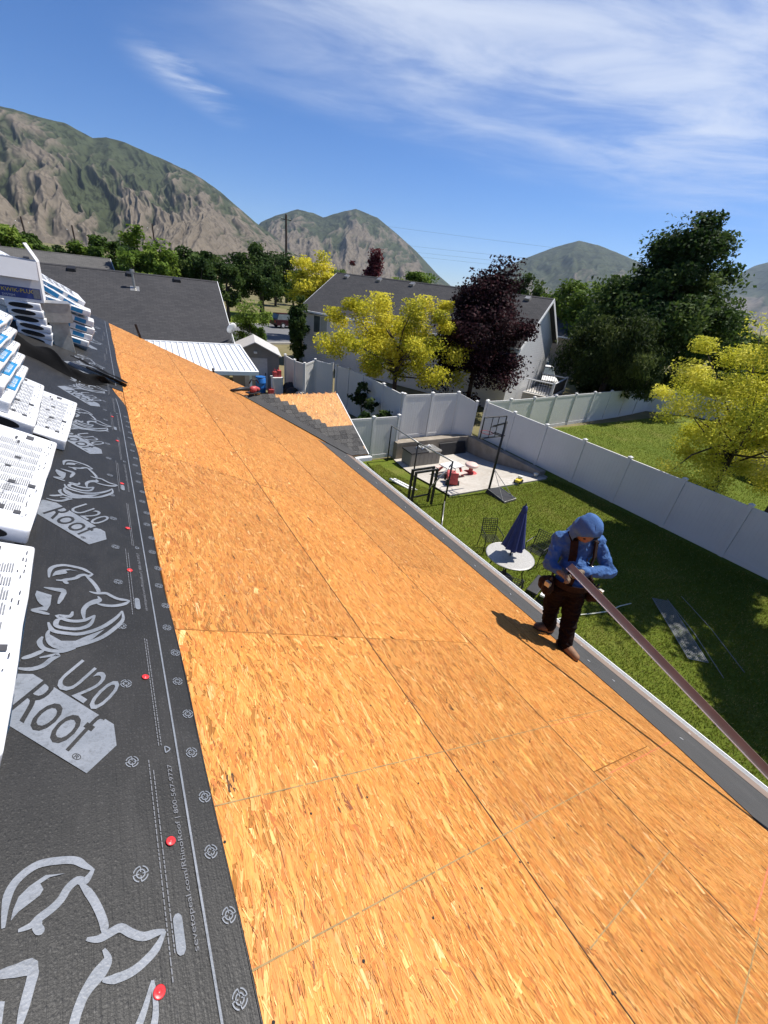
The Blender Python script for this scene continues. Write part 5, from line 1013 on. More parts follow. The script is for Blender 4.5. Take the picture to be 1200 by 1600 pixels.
    for i, (x, y, r, l) in enumerate(((9.0, 25.0, .5, 'black bag nearest the fence beside the white bin'), (8.85, 24.2, .42, 'dark bag in front of the white bin'), (9.05, 23.4, .4, 'grey tarpaulin bundle in front of the black bags'))):
        mb = MB(); ellipsoid(mb, (0, 0, r * .75), (r, r * .9, r * .85)); ellipsoid(mb, (r * .4, -.1, r * .5), (r * .7, r * .7, r * .5)); me = remesh(mb, .05, 3, disp=.03, dscale=2); me.materials.append(M['galv'] if i == 2 else M['dark_plastic']); link('rubbish_bag', me, loc=(x, y, -6.75), label=l, category='bag', group='bags beside the shed')
    t = thing('bicycle', 'bicycle parked under the ribbed patio cover', 'bicycle', (5.2, 20.6, -6.7), .3)
    for x in (-.52, .52): part('wheel', MB().tube([(x + .33 * math.cos(a), 0, .34 + .33 * math.sin(a)) for a in np.linspace(0, 6.2832, 25)], .02, 6, cap=False), M['rubber'], t)
    for p in (((-.52, .34), (-.15, .8)), ((-.15, .8), (.4, .75)), ((.4, .9), (.52, .34)), ((-.05, .3), (.4, .75)), ((-.05, .3), (-.15, .88)), ((-.52, .34), (-.05, .3))): part('frame_tube', MB().tube([(p[0][0], 0, p[0][1]), (p[1][0], 0, p[1][1])], .018, 6), M['silver'], t)
    part('saddle', MB().box(-.28, -.04, -.07, .07, .88, .93), M['dark_plastic'], t, bevel=.02); part('handlebar', MB().tube([(.36, -.28, .95), (.42, 0, .9), (.36, .28, .95)], .014, 6), M['black_metal'], t)
yard()

# ------------------------------------------------------------------ neighbouring buildings
def gable_house(name, label, E, ang, length, run, z_e, z_r, ground, mats_, inset=.35, wins=(), vents=(), end_wins=()):
    """E = near-left eave corner, ux runs along the eave, uy away up the slope"""
    wallm, roofm, trim = mats_; ux = Vector((math.cos(ang), math.sin(ang), 0)); uy = Vector((-math.sin(ang), math.cos(ang), 0))
    t = thing(name, label, 'house'); t.matrix_local = Matrix(((ux.x, uy.x, 0, E[0]), (ux.y, uy.y, 0, E[1]), (0, 0, 1, ground), (0, 0, 0, 1)))
    ze, zr = z_e - ground, z_r - ground; sl = (zr - ze) / run; W2 = 2 * run; i = inset; th = .09
    A = math.atan(sl); RL = run / math.cos(A)
    for side in (0, 1):
        m = Matrix.Translation((0, 0, ze)) @ Matrix.Rotation(A, 4, 'X') if side == 0 else Matrix.Translation((length, W2, ze)) @ Matrix.Rotation(math.pi, 4, 'Z') @ Matrix.Rotation(A, 4, 'X')
        r = link('roof', MB().box(0, length, 0, RL - .002, -th, 0).mesh('roof', roofm), t, mw=m)
        if side == 0:
            link('ridge_cap', MB().box(0, length, RL - .12, RL, .002, .02).mesh('ridge_cap', roofm), r)
            for (u, v, k) in vents:
                if k == 'box': link('roof_vent', MB().add([(u - .2, v - .2, 0), (u + .2, v - .2, 0), (u + .2, v + .2, 0), (u - .2, v + .2, 0), (u - .17, v - .16, .14), (u + .17, v - .16, .14), (u + .17, v + .16, .12), (u - .17, v + .16, .12)], [(0, 1, 5, 4), (1, 2, 6, 5), (2, 3, 7, 6), (3, 0, 4, 7), (4, 5, 6, 7)]).mesh('roof_vent', M['dark_plastic'] if wallm is not M['siding'] else M['galv']), r)
                else:
                    mm = Matrix.Rotation(-A, 4, 'X'); link('flue_pipe', MB().tube([Vector((u, v, 0)), Vector((u, v, 0)) + mm @ Vector((0, 0, .75))], .06, 10).tube([Vector((u, v, 0)) + mm @ Vector((0, 0, .75)), Vector((u, v, 0)) + mm @ Vector((0, 0, .9))], .11, 10).mesh('flue_pipe', M['galv'], False), r); link('flashing', MB().box(u - .22, u + .22, v - .28, v + .18, .001, .008).mesh('flashing', M['galv']), r)
    zw = lambda y: ze + sl * y - th - .02
    part('wall', MB().box(i, length - i, i, i + .15, -.6, ze - th - .02 + sl * i - .05), wallm, t); part('wall', MB().box(i, length - i, W2 - i - .15, W2 - i, -.6, ze - th - .02 + sl * i - .05), wallm, t)
    for x in (i, length - i - .15):
        pts = [(x, i + .151, -.6), (x, W2 - i - .151, -.6), (x, W2 - i - .151, zw(i)), (x, run, zw(run)), (x, i + .151, zw(i))]; n = 5; mb = MB().add([*pts, *[(p[0] + .15, p[1], p[2]) for p in pts]], [(4, 3, 2, 1, 0), (5, 6, 7, 8, 9)] + [(k, (k + 1) % n, n + (k + 1) % n, n + k) for k in range(n)]); part('gable_wall', mb, wallm, t)
    part('gutter', MB().box(-.02, length + .02, -.12, -.003, ze - .14, ze - .01), trim, t, bevel=.01); part('soffit', MB().box(0, length, .0, i, ze - th - .13, ze - th - .12), trim, t); part('downspout', MB().box(i + .02, i + .1, i - .08, i - .005, -.3, ze - .2), trim, t)
    for x0, x1 in ((-.03, 0), (length, length + .03)):
        for side in (0, 1):
            m = Matrix.Translation((0, 0, ze)) @ Matrix.Rotation(A, 4, 'X') if side == 0 else Matrix.Translation((length, W2, ze)) @ Matrix.Rotation(math.pi, 4, 'Z') @ Matrix.Rotation(A, 4, 'X')
            link('rake_board', MB().box(x0, x1, 0, RL - .002, -.2, .01).mesh('rake_board', trim), t, mw=m)
    for (u0, u1, za, zb) in wins:
        w = part('window', MB().box(u0, u1, i - .03, i - .002, za - ground, zb - ground), trim, t, bevel=.006); d = .06; um = (u0 + u1) / 2
        for a, b in ((u0 + d, um - d / 2), (um + d / 2, u1 - d)): link('pane', MB().box(a, b, i - .036, i - .031, za - ground + d, zb - ground - d).mesh('pane', M['glass']), w)
        link('blind', MB().box(um + d / 2 + .02, u1 - d - .02, i - .039, i - .0365, za - ground + d, zb - ground - d).mesh('blind', M['curtain']), w)
    return t
lh_ang = math.radians(-5)
lhE = (5.66 - 17 * math.cos(lh_ang), 24.32 - 17 * math.sin(lh_ang))
gable_house('neighbour_house', 'single storey house with broad dark grey roof behind the bundle stack', lhE, lh_ang, 17, 5.7, -3.8, -1.06, -6.75, (M['tan_stucco'], M['roof_dark'], M['white_paint']), vents=[(12.55, 4.72, 'flue'), (12.4, 6.05, 'box'), (14.75, 5.95, 'box'), (9.7, 5.95, 'box')])
gable_house('neighbour_house', 'farther house whose grey roof shows behind the broad dark roof', (-16, 44), math.radians(3), 17.5, 5.5, -2.9, -.85, -6.75, (M['tan_stucco'], M['roof_far'], M['white_paint']), vents=[(11.5, 4, 'box')])
wang = math.atan2(-.9078, .4195)
gable_house('white_house', 'white sided house with dark roof behind the yellow tree', (13.44, 35.57), wang, 18.75, 4.8, -2.6, .33, -6.75, (M['siding'], M['roof_white_house'], M['white_paint']), wins=[(1.45, 2.95, -4.2, -2.85), (9, 10.5, -4.2, -2.9), (13.5, 15, -4.2, -2.9)], vents=[(1.4, 5.15, 'box'), (4.7, 5.25, 'box'), (7.9, 5.2, 'box'), (17.1, 5.2, 'box')])
gable_house('neighbour_house', 'tan house with grey gable roof beyond the parked pickup', (40.5, 33.5), math.radians(-65), 9, 4.4, -2.9, -.6, -6.75, (M['tan_stucco'], M['roof_far'], M['white_paint']))
gable_house('neighbour_house', 'low house with grey roof half hidden behind the yellow tree on the right', (33.5, -3.0), math.radians(78), 9.5, 4.2, -4.2, -2.3, -6.6, (M['tan_stucco'], M['roof_far'], M['white_paint']))

def outbuildings():
    # ribbed metal patio cover on the dark-roofed house
    t = thing('patio_cover', 'white ribbed metal patio cover attached to the dark roofed house', 'patio cover', (5.45, 19.45, -6.75)); A = Vector((.9962, -.0872, 0)); B = Vector((.0872, .9962, 0)); L, D = 9.0, 4.75; z0, z1 = 2.55, 2.93
    P = lambda u, v, w=0: tuple(A * (-u) + B * v + Vector((0, 0, z0 + (z1 - z0) * v / D + w)))
    k = 0; u = 0.0
    while u < L:
        mb = MB(); a, b, c, d = u, u + .10, u + .135, u + .225
        pr = [(u, .0), (u + .17, .0), (u + .19, .055), (u + .235, .055), (u + .255, .0)]
        for j in range(4): mb.quad(P(pr[j][0], 0, pr[j][1]), P(pr[j + 1][0], 0, pr[j + 1][1]), P(pr[j + 1][0], D, pr[j + 1][1]), P(pr[j][0], D, pr[j][1]))
        for j in range(4): mb.quad(P(pr[j][0], 0, -.02), P(pr[j + 1][0], 0, -.02), P(pr[j + 1][0], D, -.02), P(pr[j][0], D, -.02))
        part('metal_panel', mb, M['metal_roof'], t); u += .2555; k += 1
    for nm, v0, v1 in (('front_gutter', -.11, -.005), ('back_flashing', D + .005, D + .1)):
        mb = MB(); q = [P(-.05, v0, -.1), P(L, v0, -.1), P(L, v1, -.1), P(-.05, v1, -.1), P(-.05, v0, .07), P(L, v0, .07), P(L, v1, .07), P(-.05, v1, .07)]; mb.add(q, [(3, 2, 1, 0), (4, 5, 6, 7), (0, 1, 5, 4), (1, 2, 6, 5), (2, 3, 7, 6), (3, 0, 4, 7)]); part(nm, mb, M['white_paint'], t)
    mb = MB(); q = [P(-.06, 0, -.1), P(-.002, 0, -.1), P(-.002, D, -.1), P(-.06, D, -.1), P(-.06, 0, .06), P(-.002, 0, .06), P(-.002, D, .06), P(-.06, D, .06)]; mb.add(q, [(3, 2, 1, 0), (4, 5, 6, 7), (0, 1, 5, 4), (1, 2, 6, 5), (2, 3, 7, 6), (3, 0, 4, 7)]); part('side_fascia', mb, M['white_paint'], t)
    for u in (.3, 3.2, 6.2): p = Vector(P(u, .1)); part('post', MB().box(p.x - .05, p.x + .05, p.y - .05, p.y + .05, -.1, p.z - .1), M['white_paint'], t)
    # satellite dish on the eave
    t = thing('satellite_dish', 'white satellite dish at the corner of the dark roof', 'satellite dish', (5.62, 24.5, -3.78), .5); mb = MB(); R_ = Matrix.Rotation(-1.1, 4, 'X')
    prof = [(0.0001, 0), (.14, .012), (.27, .05), (.30, .07), (.27, .06), (.14, .022), (.0001, .01)]; tmp = MB().lathe(prof, 24); mb.add([R_ @ Vector(p) + Vector((0, 0, .75)) for p in tmp.v], tmp.f); part('reflector', mb, M['white_paint'], t, smooth=True); part('mast', MB().tube([(0, 0, 0), (0, .1, .35), (0, .03, .72)], .022, 8), M['galv'], t); part('feed_arm', MB().tube([(0, 0, .55), (0, -.35, .62)], .014, 6), M['galv'], t)
    # shed
    t = thing('garden_shed', 'grey garden shed with light roof beside the patio cover', 'shed', (5.95, 26.6, -6.75), math.radians(-14)); w, d, h, r = 2.75, 3.0, 2.15, 2.78
    part('wall', MB().box(0, w, 0, .06, 0, h), M['shed_wall'], t); part('wall', MB().box(0, w, d - .06, d, 0, h), M['shed_wall'], t); part('wall', MB().box(0, .06, .061, d - .061, 0, h), M['shed_wall'], t); part('wall', MB().box(w - .06, w, .061, d - .061, 0, h), M['shed_wall'], t)
    for y in (0, d - .06): part('gable', MB().add([(0, y, h + .001), (w, y, h + .001), (w / 2, y, r), (0, y + .06, h + .001), (w, y + .06, h + .001), (w / 2, y + .06, r)], [(0, 1, 2), (5, 4, 3), (0, 3, 4, 1), (1, 4, 5, 2), (2, 5, 3, 0)]), M['shed_wall'], t)
    for s in (0, 1):
        x = lambda v: v if s == 0 else w - v
        part('roof', MB().add([(x(-.15), -.2, h - .07), (x(w / 2), -.2, r + .03), (x(w / 2), d + .2, r + .03), (x(-.15), d + .2, h - .07), (x(-.15), -.2, h - .01), (x(w / 2), -.2, r + .09), (x(w / 2), d + .2, r + .09), (x(-.15), d + .2, h - .01)], [(3, 2, 1, 0), (4, 5, 6, 7), (0, 1, 5, 4), (1, 2, 6, 5), (2, 3, 7, 6), (3, 0, 4, 7)]), M['shed_roof'], t)
    dr = part('door', MB().box(.7, 2.05, -.03, -.002, .05, 1.95), M['shed_roof'], t); link('handle', MB().box(1.9, 1.95, -.07, -.031, .95, 1.1).mesh('handle', M['black_metal']), dr)
    for x in (.52, 2.1): part('door_trim', MB().box(x, x + .14, -.025, -.002, 0, 2.0), M['shed_wall'], t, bevel=.005)
    part('shed_lamp', MB().box(1.28, 1.48, -.12, -.002, 2.2, 2.32), M['white_plastic'], t, bevel=.02)
    # deck with railing at the gable end of the white house
    ux = Vector((.4195, -.9078, 0)); uy = Vector((.9078, .4195, 0)); c = Vector((13.44, 35.57, 0)) + ux * 18.6
    t = thing('deck', 'small deck with white framed black railing at the end of the white house', 'deck'); t.matrix_local = Matrix(((uy.x, -ux.x, 0, c.x), (uy.y, -ux.y, 0, c.y), (0, 0, 1, -6.7), (0, 0, 0, 1)))
    part('platform', MB().box(3.6, 7.6, -2.0, -.05, .0, .95), M['siding_far'], t); part('top_board', MB().box(3.5, 7.7, -2.1, -.05, .951, 1.02), M['concrete_curb'], t)
    for seg in (((3.6, -2.0), (7.6, -2.0)), ((7.6, -2.0), (7.6, -.1)), ((3.6, -2.0), (3.6, -.1))):
        (xa, ya), (xb, yb) = seg; n = int(math.hypot(xb - xa, yb - ya) / .16)
        part('top_rail', MB().tube([(xa, ya, 1.95), (xb, yb, 1.95)], .05, 6), M['white_paint'], t); part('bottom_rail', MB().tube([(xa, ya, 1.1), (xb, yb, 1.1)], .035, 6), M['white_paint'], t)
        for k in range(1, n): part('baluster', MB().tube([(xa + (xb - xa) * k / n, ya + (yb - ya) * k / n, 1.1), (xa + (xb - xa) * k / n, ya + (yb - ya) * k / n, 1.95)], .02, 5), M['black_metal'], t)
    for x, y in ((3.6, -2), (7.6, -2)): part('post', MB().box(x - .07, x + .07, y - .07, y + .07, .96, 2.05), M['white_paint'], t)
    def vehicle(name, label, cat, loc, rz, paint, L, pickup):
        t = thing(name, label, cat, loc, rz); w = .92
        def hull(st, name, mat, bev=.05):
            mb = MB(); n = len(st)
            for (x, zl, zh, hw, tw) in st: mb.v += [(x, -hw, zl), (x, hw, zl), (x, tw, zh), (x, -tw, zh)]
            for i in range(n - 1):
                o = 4 * i
                for k in range(4): k2 = (k + 1) % 4; mb.f.append((o + k, o + k2, o + 4 + k2, o + 4 + k)); mb.mi.append(0)
            mb.f += [(3, 2, 1, 0), tuple(4 * (n - 1) + k for k in range(4))]; mb.mi += [0, 0]; return part(name, mb, mat, t, bevel=bev)
        h = L / 2
        hull([(-h, .45, .98, w, w * .95), (-h + .1, .32, 1.02, w, w * .95), (h - 1.4, .32, 1.02, w, w * .95), (h - .2, .34, .95, w, w * .92), (h, .45, .8, w * .95, w * .88)], 'body', paint)
        ca, cb = (-.6, h - 1.3) if pickup else (-h + .2, h - 1.2)
        cab = hull([(ca, 1.025, 1.06, w * .93, w * .9), (ca + .3, 1.025, 1.66, w * .93, w * .76), (cb - .75, 1.025, 1.66, w * .93, w * .76), (cb, 1.025, 1.06, w * .93, w * .9)], 'cab', M['glass'], .02); link('cab_roof', MB().box(ca + .26, cb - .7, -w * .77, w * .77, 1.661, 1.71).mesh('cab_roof', paint, bevel=.02), cab)
        if pickup: part('bed', MB().box(-h + .12, ca - .05, -w * .8, w * .8, 1.021, 1.04), M['rubber'], t)
        for x in (-h + .95, h - 1.0):
            for y in (-w + .05, w - .05):
                wh = part('wheel', MB().tube([(x, y - .1, .36), (x, y + .1, .36)], .36, 18), M['rubber'], t, bevel=.02); link('rim', MB().tube([(x, y - .106, .36), (x, y + .106, .36)], .2, 12).mesh('rim', M['silver']), wh)
        for y in (-.62, .62): part('headlight', MB().box(h - .06, h + .005, y - .16, y + .16, .66, .8), M['white_plastic'], t, bevel=.02); part('tail_light', MB().box(-h - .01, -h + .05, y - .1, y + .1, .66, .92), M['red_plastic'], t, bevel=.01)
        part('bumper', MB().box(h - .05, h + .08, -.8, .8, .38, .56), M['galv'], t, bevel=.03); part('windscreen_trim', MB().box(cb - .02, cb + .03, -.8, .8, 1.03, 1.06), M['rubber'], t)
    vehicle('pickup_truck', 'white pickup truck parked beyond the deck of the white house', 'pickup', (33.6, 26.0, -6.65), math.radians(-128), M['white_paint'], 5.4, True)
    vehicle('parked_car', 'silver car parked behind the white pickup', 'car', (38.2, 30.3, -6.65), math.radians(-126), M['silver'], 4.6, False)
    vehicle('parked_car', 'dark red car parked on the road behind the shed', 'car', (20.3, 57.2, -6.585), math.radians(12), M['car_red'], 4.5, False)
    # power poles and wires
    def pole(label, x, y, top, arm=True, r=.16):
        t = thing('power_pole', label, 'power pole', (x, y, GZ), group='wooden power poles'); h = top - GZ
        part('shaft', MB().tube([(0, 0, 0), (0, 0, h)], [r * 1.2, r * .8], 10), M['pole_wood'], t)
        if arm: part('cross_arm', MB().box(-1.1, 1.1, -.06, .06, h - 1.0, h - .85), M['pole_wood'], t)
        for k in (-.9, 0, .9): part('insulator', MB().lathe([(.05, h - .849), (.07, h - .78), (.03, h - .68)], 8, (k, 0, 0)), M['white_plastic'], t)
    pole('tall power pole standing behind the round dark tree', 36.46, 103.78, 10.39, r=.26); pole('power pole leaning at the far left against the mountain', -9.9, 109.5, 3.12, False); pole('power pole left of the row of green trees', -2.6, 110, 2.9, False); pole('power pole above the green trees behind the broad dark roof', 10.9, 109.5, 5.1, False)
    for i, (a, b, l) in enumerate((((47.5, 76.5, 9.3), (84.1, 32.1, 8.3), 'topmost'), ((49.7, 75, 6.8), (81.4, 38.4, 7.4), 'second'), ((50.5, 74, 5.9), (84.5, 31.1, 6.6), 'third'), ((51.9, 73.5, 5.3), (84, 31, 6.0), 'lowest'))):
        a, b = Vector(a), Vector(b); d = b - a; a2 = a - d * .35; b2 = b + d * .8; pts = [a2 + (b2 - a2) * f - Vector((0, 0, 1.4 * 4 * f * (1 - f) * .5)) for f in np.linspace(0, 1, 20)]; link('power_line', MB().tube(pts, .013, 4).mesh('power_line', M['wire']), label=f'{l} of the overhead wires crossing the sky behind the trees', category='power line', group='overhead wires')
outbuildings()

# ------------------------------------------------------------------ trees and shrubs
def tree(name, label, x, y, zt, zb, rx, cols, n, leaf, seed, shape='round', clumps=70, trunk=.16, ground=-6.7, aspect=.5, group=None, ry=None, lean=(0, 0), loose=.22, category='tree', limbs=11, trunk_top=None):
    r = np.random.default_rng(seed); ry = ry or rx; c = np.array([x, y, (zt + zb) / 2]); rz = (zt - zb) / 2
    t = thing(name, label, category, (x, y, ground), group=group)
    # clump centres with an uneven outline
    D = r.normal(size=(clumps, 3)); D /= np.linalg.norm(D, axis=1)[:, None]; rad = r.uniform(0, 1, clumps) ** (1 / 2.6)
    ph = r.uniform(0, 6.28, 6); bump = 1 + .17 * np.sin(3 * np.arctan2(D[:, 1], D[:, 0]) + ph[0]) * np.cos(2 * D[:, 2] + ph[1]) + .12 * np.sin(5 * D[:, 2] + ph[2] + 2 * D[:, 0])
    U = D * (rad * bump * .86)[:, None]
    if shape == 'cone': k = np.clip((1 - U[:, 2]) / 2, .08, 1); U[:, :2] *= (k * 1.25)[:, None]
    elif shape == 'column': U[:, :2] *= np.where(np.abs(U[:, 2]) > .75, .6, 1)[:, None]
    elif shape == 'egg': k = np.clip(1.15 - .55 * (U[:, 2] + .2), .35, 1.2); U[:, :2] *= k[:, None]
    elif shape == 'spread': k = np.clip(.72 + .45 * U[:, 2], .35, 1.1); U[:, :2] *= k[:, None]
    elif shape == 'weep': U[:, 2] = np.where(U[:, 2] < 0, U[:, 2] * (.6 + .6 * np.hypot(U[:, 0], U[:, 1])), U[:, 2])
    S = np.array([rx, ry, rz]); C = c + U * S; C[:, 0] += lean[0] * U[:, 2]; C[:, 1] += lean[1] * U[:, 2]
    w = r.uniform(.5, 1.5, clumps); idx = r.choice(clumps, n, p=w / w.sum()); cr = loose * (rx * ry * rz) ** (1 / 3) * r.uniform(.7, 1.3, clumps)
    off = np.clip(r.normal(size=(n, 3)), -1.6, 1.6) * .6; P = C[idx] + off * cr[idx][:, None] * np.array([1, 1, .75 if shape != 'weep' else 1.2])
    # leaves face mostly outward and up
    nr = (P - c) / S; nr /= np.linalg.norm(nr, axis=1)[:, None] + 1e-9; N_ = nr * .55 + np.array([0, 0, .5]) + r.normal(size=(n, 3)) * .7; N_ /= np.linalg.norm(N_, axis=1)[:, None]
    a = r.normal(size=(n, 3)); 
    if shape == 'weep': a = a * .45 + np.array([0, 0, -1])
    d = a - N_ * np.sum(a * N_, 1)[:, None]; d /= np.linalg.norm(d, axis=1)[:, None] + 1e-9; s = np.cross(N_, d); ln = leaf * r.uniform(.6, 1.35, n); wd = ln * aspect * r.uniform(.75, 1.25, n)
    V = np.stack([P - d * ln[:, None] * .5, P + s * wd[:, None] * .5 + d * ln[:, None] * .08, P + d * ln[:, None] * .5 - N_ * ln[:, None] * .12, P - s * wd[:, None] * .5 + d * ln[:, None] * .08], 1)
    c0, c1, c2 = [np.array(q) for q in cols]; kc = r.uniform(0, 1, clumps)[idx]; k = np.clip(.65 * kc + .5 * r.uniform(0, 1, n) - .08, 0, 1)[:, None]
    tone = np.where(k < .5, c0 + (c1 - c0) * k * 2, c1 + (c2 - c1) * (k * 2 - 1)); tone = np.repeat(tone, 4, 0)
    V = V.reshape(-1, 3) - np.array([x, y, ground]); link('crown', npmesh('crown', V, np.arange(4 * n).reshape(-1, 4), M['leaf'], tone), t)
    if trunk:
        top = (trunk_top if trunk_top is not None else zb + rz * .9) - ground; q = MB().tube([(0, 0, -.2), (.03, .02, top * .35), (lean[0] * .1, lean[1] * .1, top * .7), (0, .03, top)], [trunk * 1.35, trunk, trunk * .8, trunk * .5], 10); part('trunk', q, M['bark'], t, smooth=True)
        if limbs:
            mb = MB(); ids = r.choice(clumps, min(limbs, clumps), replace=False)
            for i in ids:
                e = Vector(C[i]) - Vector((x, y, ground)); h0 = top * r.uniform(.45, .98); s0 = Vector((0, 0, h0)); m_ = (s0 + e) / 2 + Vector((r.normal() * .15, r.normal() * .15, -.05 * (e - s0).length)); mb.tube([s0, m_, e], [trunk * .45, trunk * .28, trunk * .08], 6)
            part('limbs', mb, M['bark'], t, smooth=True)
    return t
G_ = [(.03, .06, .012), (.07, .12, .02), (.14, .2, .04)]; DK = [(.02, .042, .012), (.045, .082, .018), (.11, .155, .035)]; YL = [(.19, .23, .02), (.55, .50, .035), (.82, .72, .085)]; YG = [(.26, .31, .03), (.62, .60, .06), (.90, .82, .16)]
PU = [(.010, .006, .008), (.026, .011, .014), (.085, .034, .04)]; RD = [(.05, .014, .018), (.11, .024, .03), (.19, .05, .055)]; LG = [(.06, .11, .015), (.12, .19, .025), (.21, .28, .05)]
def greenery():
    tree('yellow_locust', 'bright yellow green tree in front of the white house', 13.9, 20.8, .1, -5.3, 5.7, YL, 38000, .135, 1, 'round', 74, .13, limbs=26, loose=.125, aspect=.55, ry=4.8)
    tree('yellow_locust', 'bright yellow green tree overhanging the neighbouring lawn at the right edge', 21.2, 6.0, 1.3, -6.9, 3.7, YG, 62000, .105, 2, 'round', 110, .11, limbs=34, loose=.125, ry=4.1)
    tree('purple_plum', 'dark purple leaved tree between the yellow tree and the white house gable', 18.75, 19.5, 2.25, -6.3, 2.75, PU, 50000, .16, 3, 'egg', 90, .14, aspect=.7, limbs=8)
    tree('maple_tree', 'tall dark green tree rising above everything on the right', 36.0, 18.6, 6.1, -4.3, 4.9, DK, 56000, .28, 4, 'egg', 90, .3, loose=.22, aspect=.55, limbs=16, ry=4.6)
    tree('weeping_tree', 'dark drooping tree hanging over the end of the far fence', 30.9, 18.2, .1, -5.3, 3.4, [(.022, .038, .010), (.05, .075, .018), (.12, .15, .04)], 40000, .32, 5, 'weep', 80, .22, loose=.22, aspect=.24, ry=4.0, limbs=10)
    tree('green_tree', 'mid green tree behind the parked pickup', 43.4, 27.6, 3.2, -5.5, 3.6, G_, 12000, .36, 6, 'round', 40, .2)
    tree('green_tree', 'bushy green tree between the pickup and the tall dark tree', 40.5, 22.6, 1.8, -6.0, 3.2, G_, 12000, .3, 61, 'round', 40, .2)
    tree('green_tree', 'mid green tree rising above the parked pickup and the end of the white house', 45.0, 33.0, 3.4, -3.6, 4.3, LG, 13000, .36, 66, 'round', 44, .2)
    tree('green_tree', 'small dark green tree right of the purple tree', 43.1, 38.7, 3.9, -3, 2.2, DK, 8000, .34, 7, 'round', 34, .2)
    tree('green_tree', 'low green tree line piece behind the white house ridge', 37.2, 54.5, 2.6, -4.5, 4.2, LG, 8000, .4, 8, 'round', 40, .2)
    tree('red_plum', 'small dark red tree showing above the white house ridge', 30.75, 53.8, 4.0, -4, 2.3, RD, 8000, .36, 9, 'cone', 34, .2)
    tree('red_plum', 'smaller dark red bush left of the red tree above the ridge', 28.2, 55.0, 2.2, -4, 1.1, RD, 2500, .32, 10, 'round', 16, .1)
    tree('yellow_locust', 'tall yellow tree left of the white house behind its roof', 19.6, 48.1, 2.6, -5.0, 2.9, YL, 11000, .26, 11, 'round', 46, .16, limbs=14, loose=.2)
    tree('dark_round_tree', 'large round dark tree on the verge across the road', 20.4, 69.0, 3.3, -4.6, 4.7, DK, 15000, .46, 12, 'round', 60, .32, limbs=6)
    tree('green_tree', 'leafy green tree behind the middle of the broad dark roof', 3.9, 47.8, 1.8, -5, 3.0, LG, 11000, .34, 13, 'round', 44, .2)
    tree('green_tree', 'dark green tree right of the leafy tree behind the dark roof', 8.1, 49.3, 1.35, -5, 2.6, DK, 9000, .36, 14, 'round', 36, .2)
    tree('green_tree', 'narrow dark tree left of the large round dark tree', 13.5, 60.5, 1.1, -5, 2.0, DK, 6000, .4, 15, 'column', 26, .2)
    tree('green_tree', 'light green tree at the far left edge behind the carton', -7.2, 59.6, 1.7, -5, 2.6, LG, 8000, .4, 16, 'round', 34, .2)
    rr = random.Random(3)
    spots = [(-11, 74), (-7.5, 82), (-4.5, 88), (-1.5, 84), (1.2, 79), (4.5, 92), (8, 86), (12, 93), (16, 88), (-15, 80), (24, 96), (30, 92), (36, 98), (43, 92), (50, 84)]
    wh = ['first', 'second', 'third', 'fourth', 'fifth', 'sixth', 'seventh', 'eighth', 'ninth', 'tenth', 'eleventh', 'twelfth', 'thirteenth', 'fourteenth', 'fifteenth']
    order = sorted(range(len(spots)), key=lambda i: spots[i][0] / spots[i][1])
    for k, i in enumerate(order):
        x, y = spots[i]; tree('far_tree', f'{wh[k]} tree from the left in the distant tree line below the mountain', x, y, .3 + rr.uniform(-.2, 1.6), -6.2, 3.4 + rr.uniform(-.4, .9), (LG, G_, DK)[i % 3], 4200, .55, 100 + i, 'round', 26, .2, limbs=0, group='distant tree line')
    tree('far_tree', 'grey green tree behind the yellow tree at the right edge', 51.3, 19.7, 1.4, -6, 4.5, G_, 8000, .5, 17, 'round', 40, .2)
    tree('far_tree', 'rounded tree low under the far mountain at the right edge', 58, 14.5, .4, -6, 5.0, LG, 7000, .55, 18, 'round', 40, .2)
    tree('large_shrub', 'light green shrub behind the grey shed', 8.6, 31.9, -2.0, -6.6, 1.6, LG, 9000, .16, 19, 'round', 40, .08, category='shrub')
    tree('large_shrub', 'small shrub in front of the light green shrub beside the satellite dish', 7.5, 31.0, -3.4, -6.6, 1.2, G_, 5000, .15, 21, 'round', 24, .06, category='shrub')
    tree('arborvitae', 'narrow dark evergreen at the left corner of the white house', 12.95, 34.2, -1.4, -6.7, .8, DK, 12000, .2, 20, 'column', 90, .1, category='shrub', limbs=0)
    tree('grape_vine', 'leafy vine growing over the low white fence', 9.95, 16.35, -5.0, -7.2, 1.15, [(.02, .045, .012), (.05, .085, .02), (.13, .17, .05)], 3600, .15, 22, 'round', 30, .03, category='vine', aspect=.9, ry=.5, ground=-7.2, limbs=8)
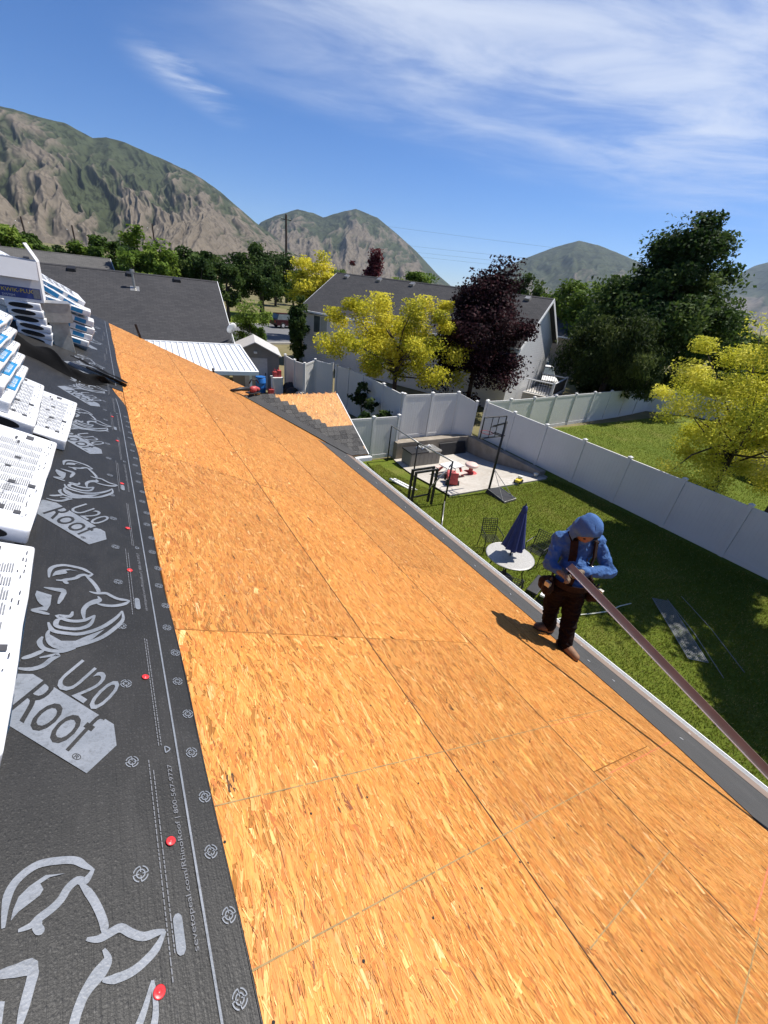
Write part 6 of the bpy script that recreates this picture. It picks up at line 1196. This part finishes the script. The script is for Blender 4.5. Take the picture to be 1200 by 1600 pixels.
    tree('grape_vine', 'thin vine climbing the fence under the yellow tree', 10.9, 19.2, -4.4, -6.4, .45, [(.015, .03, .01), (.035, .06, .015), (.1, .13, .04)], 1100, .15, 23, 'round', 22, .02, category='vine', aspect=.9, ry=1.8, ground=-6.9, limbs=8, loose=.16)
    tree('shade_tree', 'broad green tree beyond the right fence shading the near lawn', 15.6, .0, 3.2, -2.9, 3.6, G_, 26000, .2, 24, 'round', 46, .2, ry=2.7, limbs=8, loose=.17)
    tree('shade_tree', 'second broad green tree beyond the right fence, behind the first one', 18.9, 3.4, 6.2, -.7, 3.3, G_, 42000, .24, 34, 'round', 56, .2, ry=2.6, limbs=8, loose=.24)
    for i_, (x_, y_, l_) in enumerate(((33.5, 19.5, 'dark shrub behind the far fence below the drooping tree'), (38.5, 17.5, 'dark shrub behind the far fence corner below the tall tree'), (43.5, 14.5, 'dark shrub beyond the far fence behind the yellow tree'), (36.5, 21.5, 'dark shrub in the shade of the tall dark tree'))): tree('large_shrub', l_, x_, y_, -3.0, -6.6, 2.6, DK, 7000, .28, 70 + i_, 'round', 30, .08, category='shrub', limbs=0, group='dark shrubs behind the far fence')
    tree('green_shrub', 'low dark shrubs behind the tall fence under the purple tree', 16.4, 17.6, -5.4, -6.7, 1.5, DK, 4000, .14, 25, 'round', 24, .04, category='shrub', limbs=0, ground=-6.7)
greenery()

# ------------------------------------------------------------------ summer haze over the valley
def haze():
    m = bpy.data.materials.new('thin air haze'); m.use_nodes = True; nt = m.node_tree; nt.nodes.clear(); o = nt.nodes.new('ShaderNodeOutputMaterial'); v = nt.nodes.new('ShaderNodeVolumePrincipled')
    v.inputs['Color'].default_value = (.62, .78, 1.0, 1); v.inputs['Density'].default_value = 3.4e-5; v.inputs['Anisotropy'].default_value = .2; nt.links.new(v.outputs[0], o.inputs['Volume'])
    me = MB().box(-12500, 12500, -8000, 12500, -9.5, 1250).mesh('haze', m); link('haze', me, kind='stuff', label='thin bluish haze in the air over the valley')
haze()

# ------------------------------------------------------------------ lift so that the lawn is z = 0
for o in list(SC.objects):
    if o.parent is None: o.location.z += 6.6
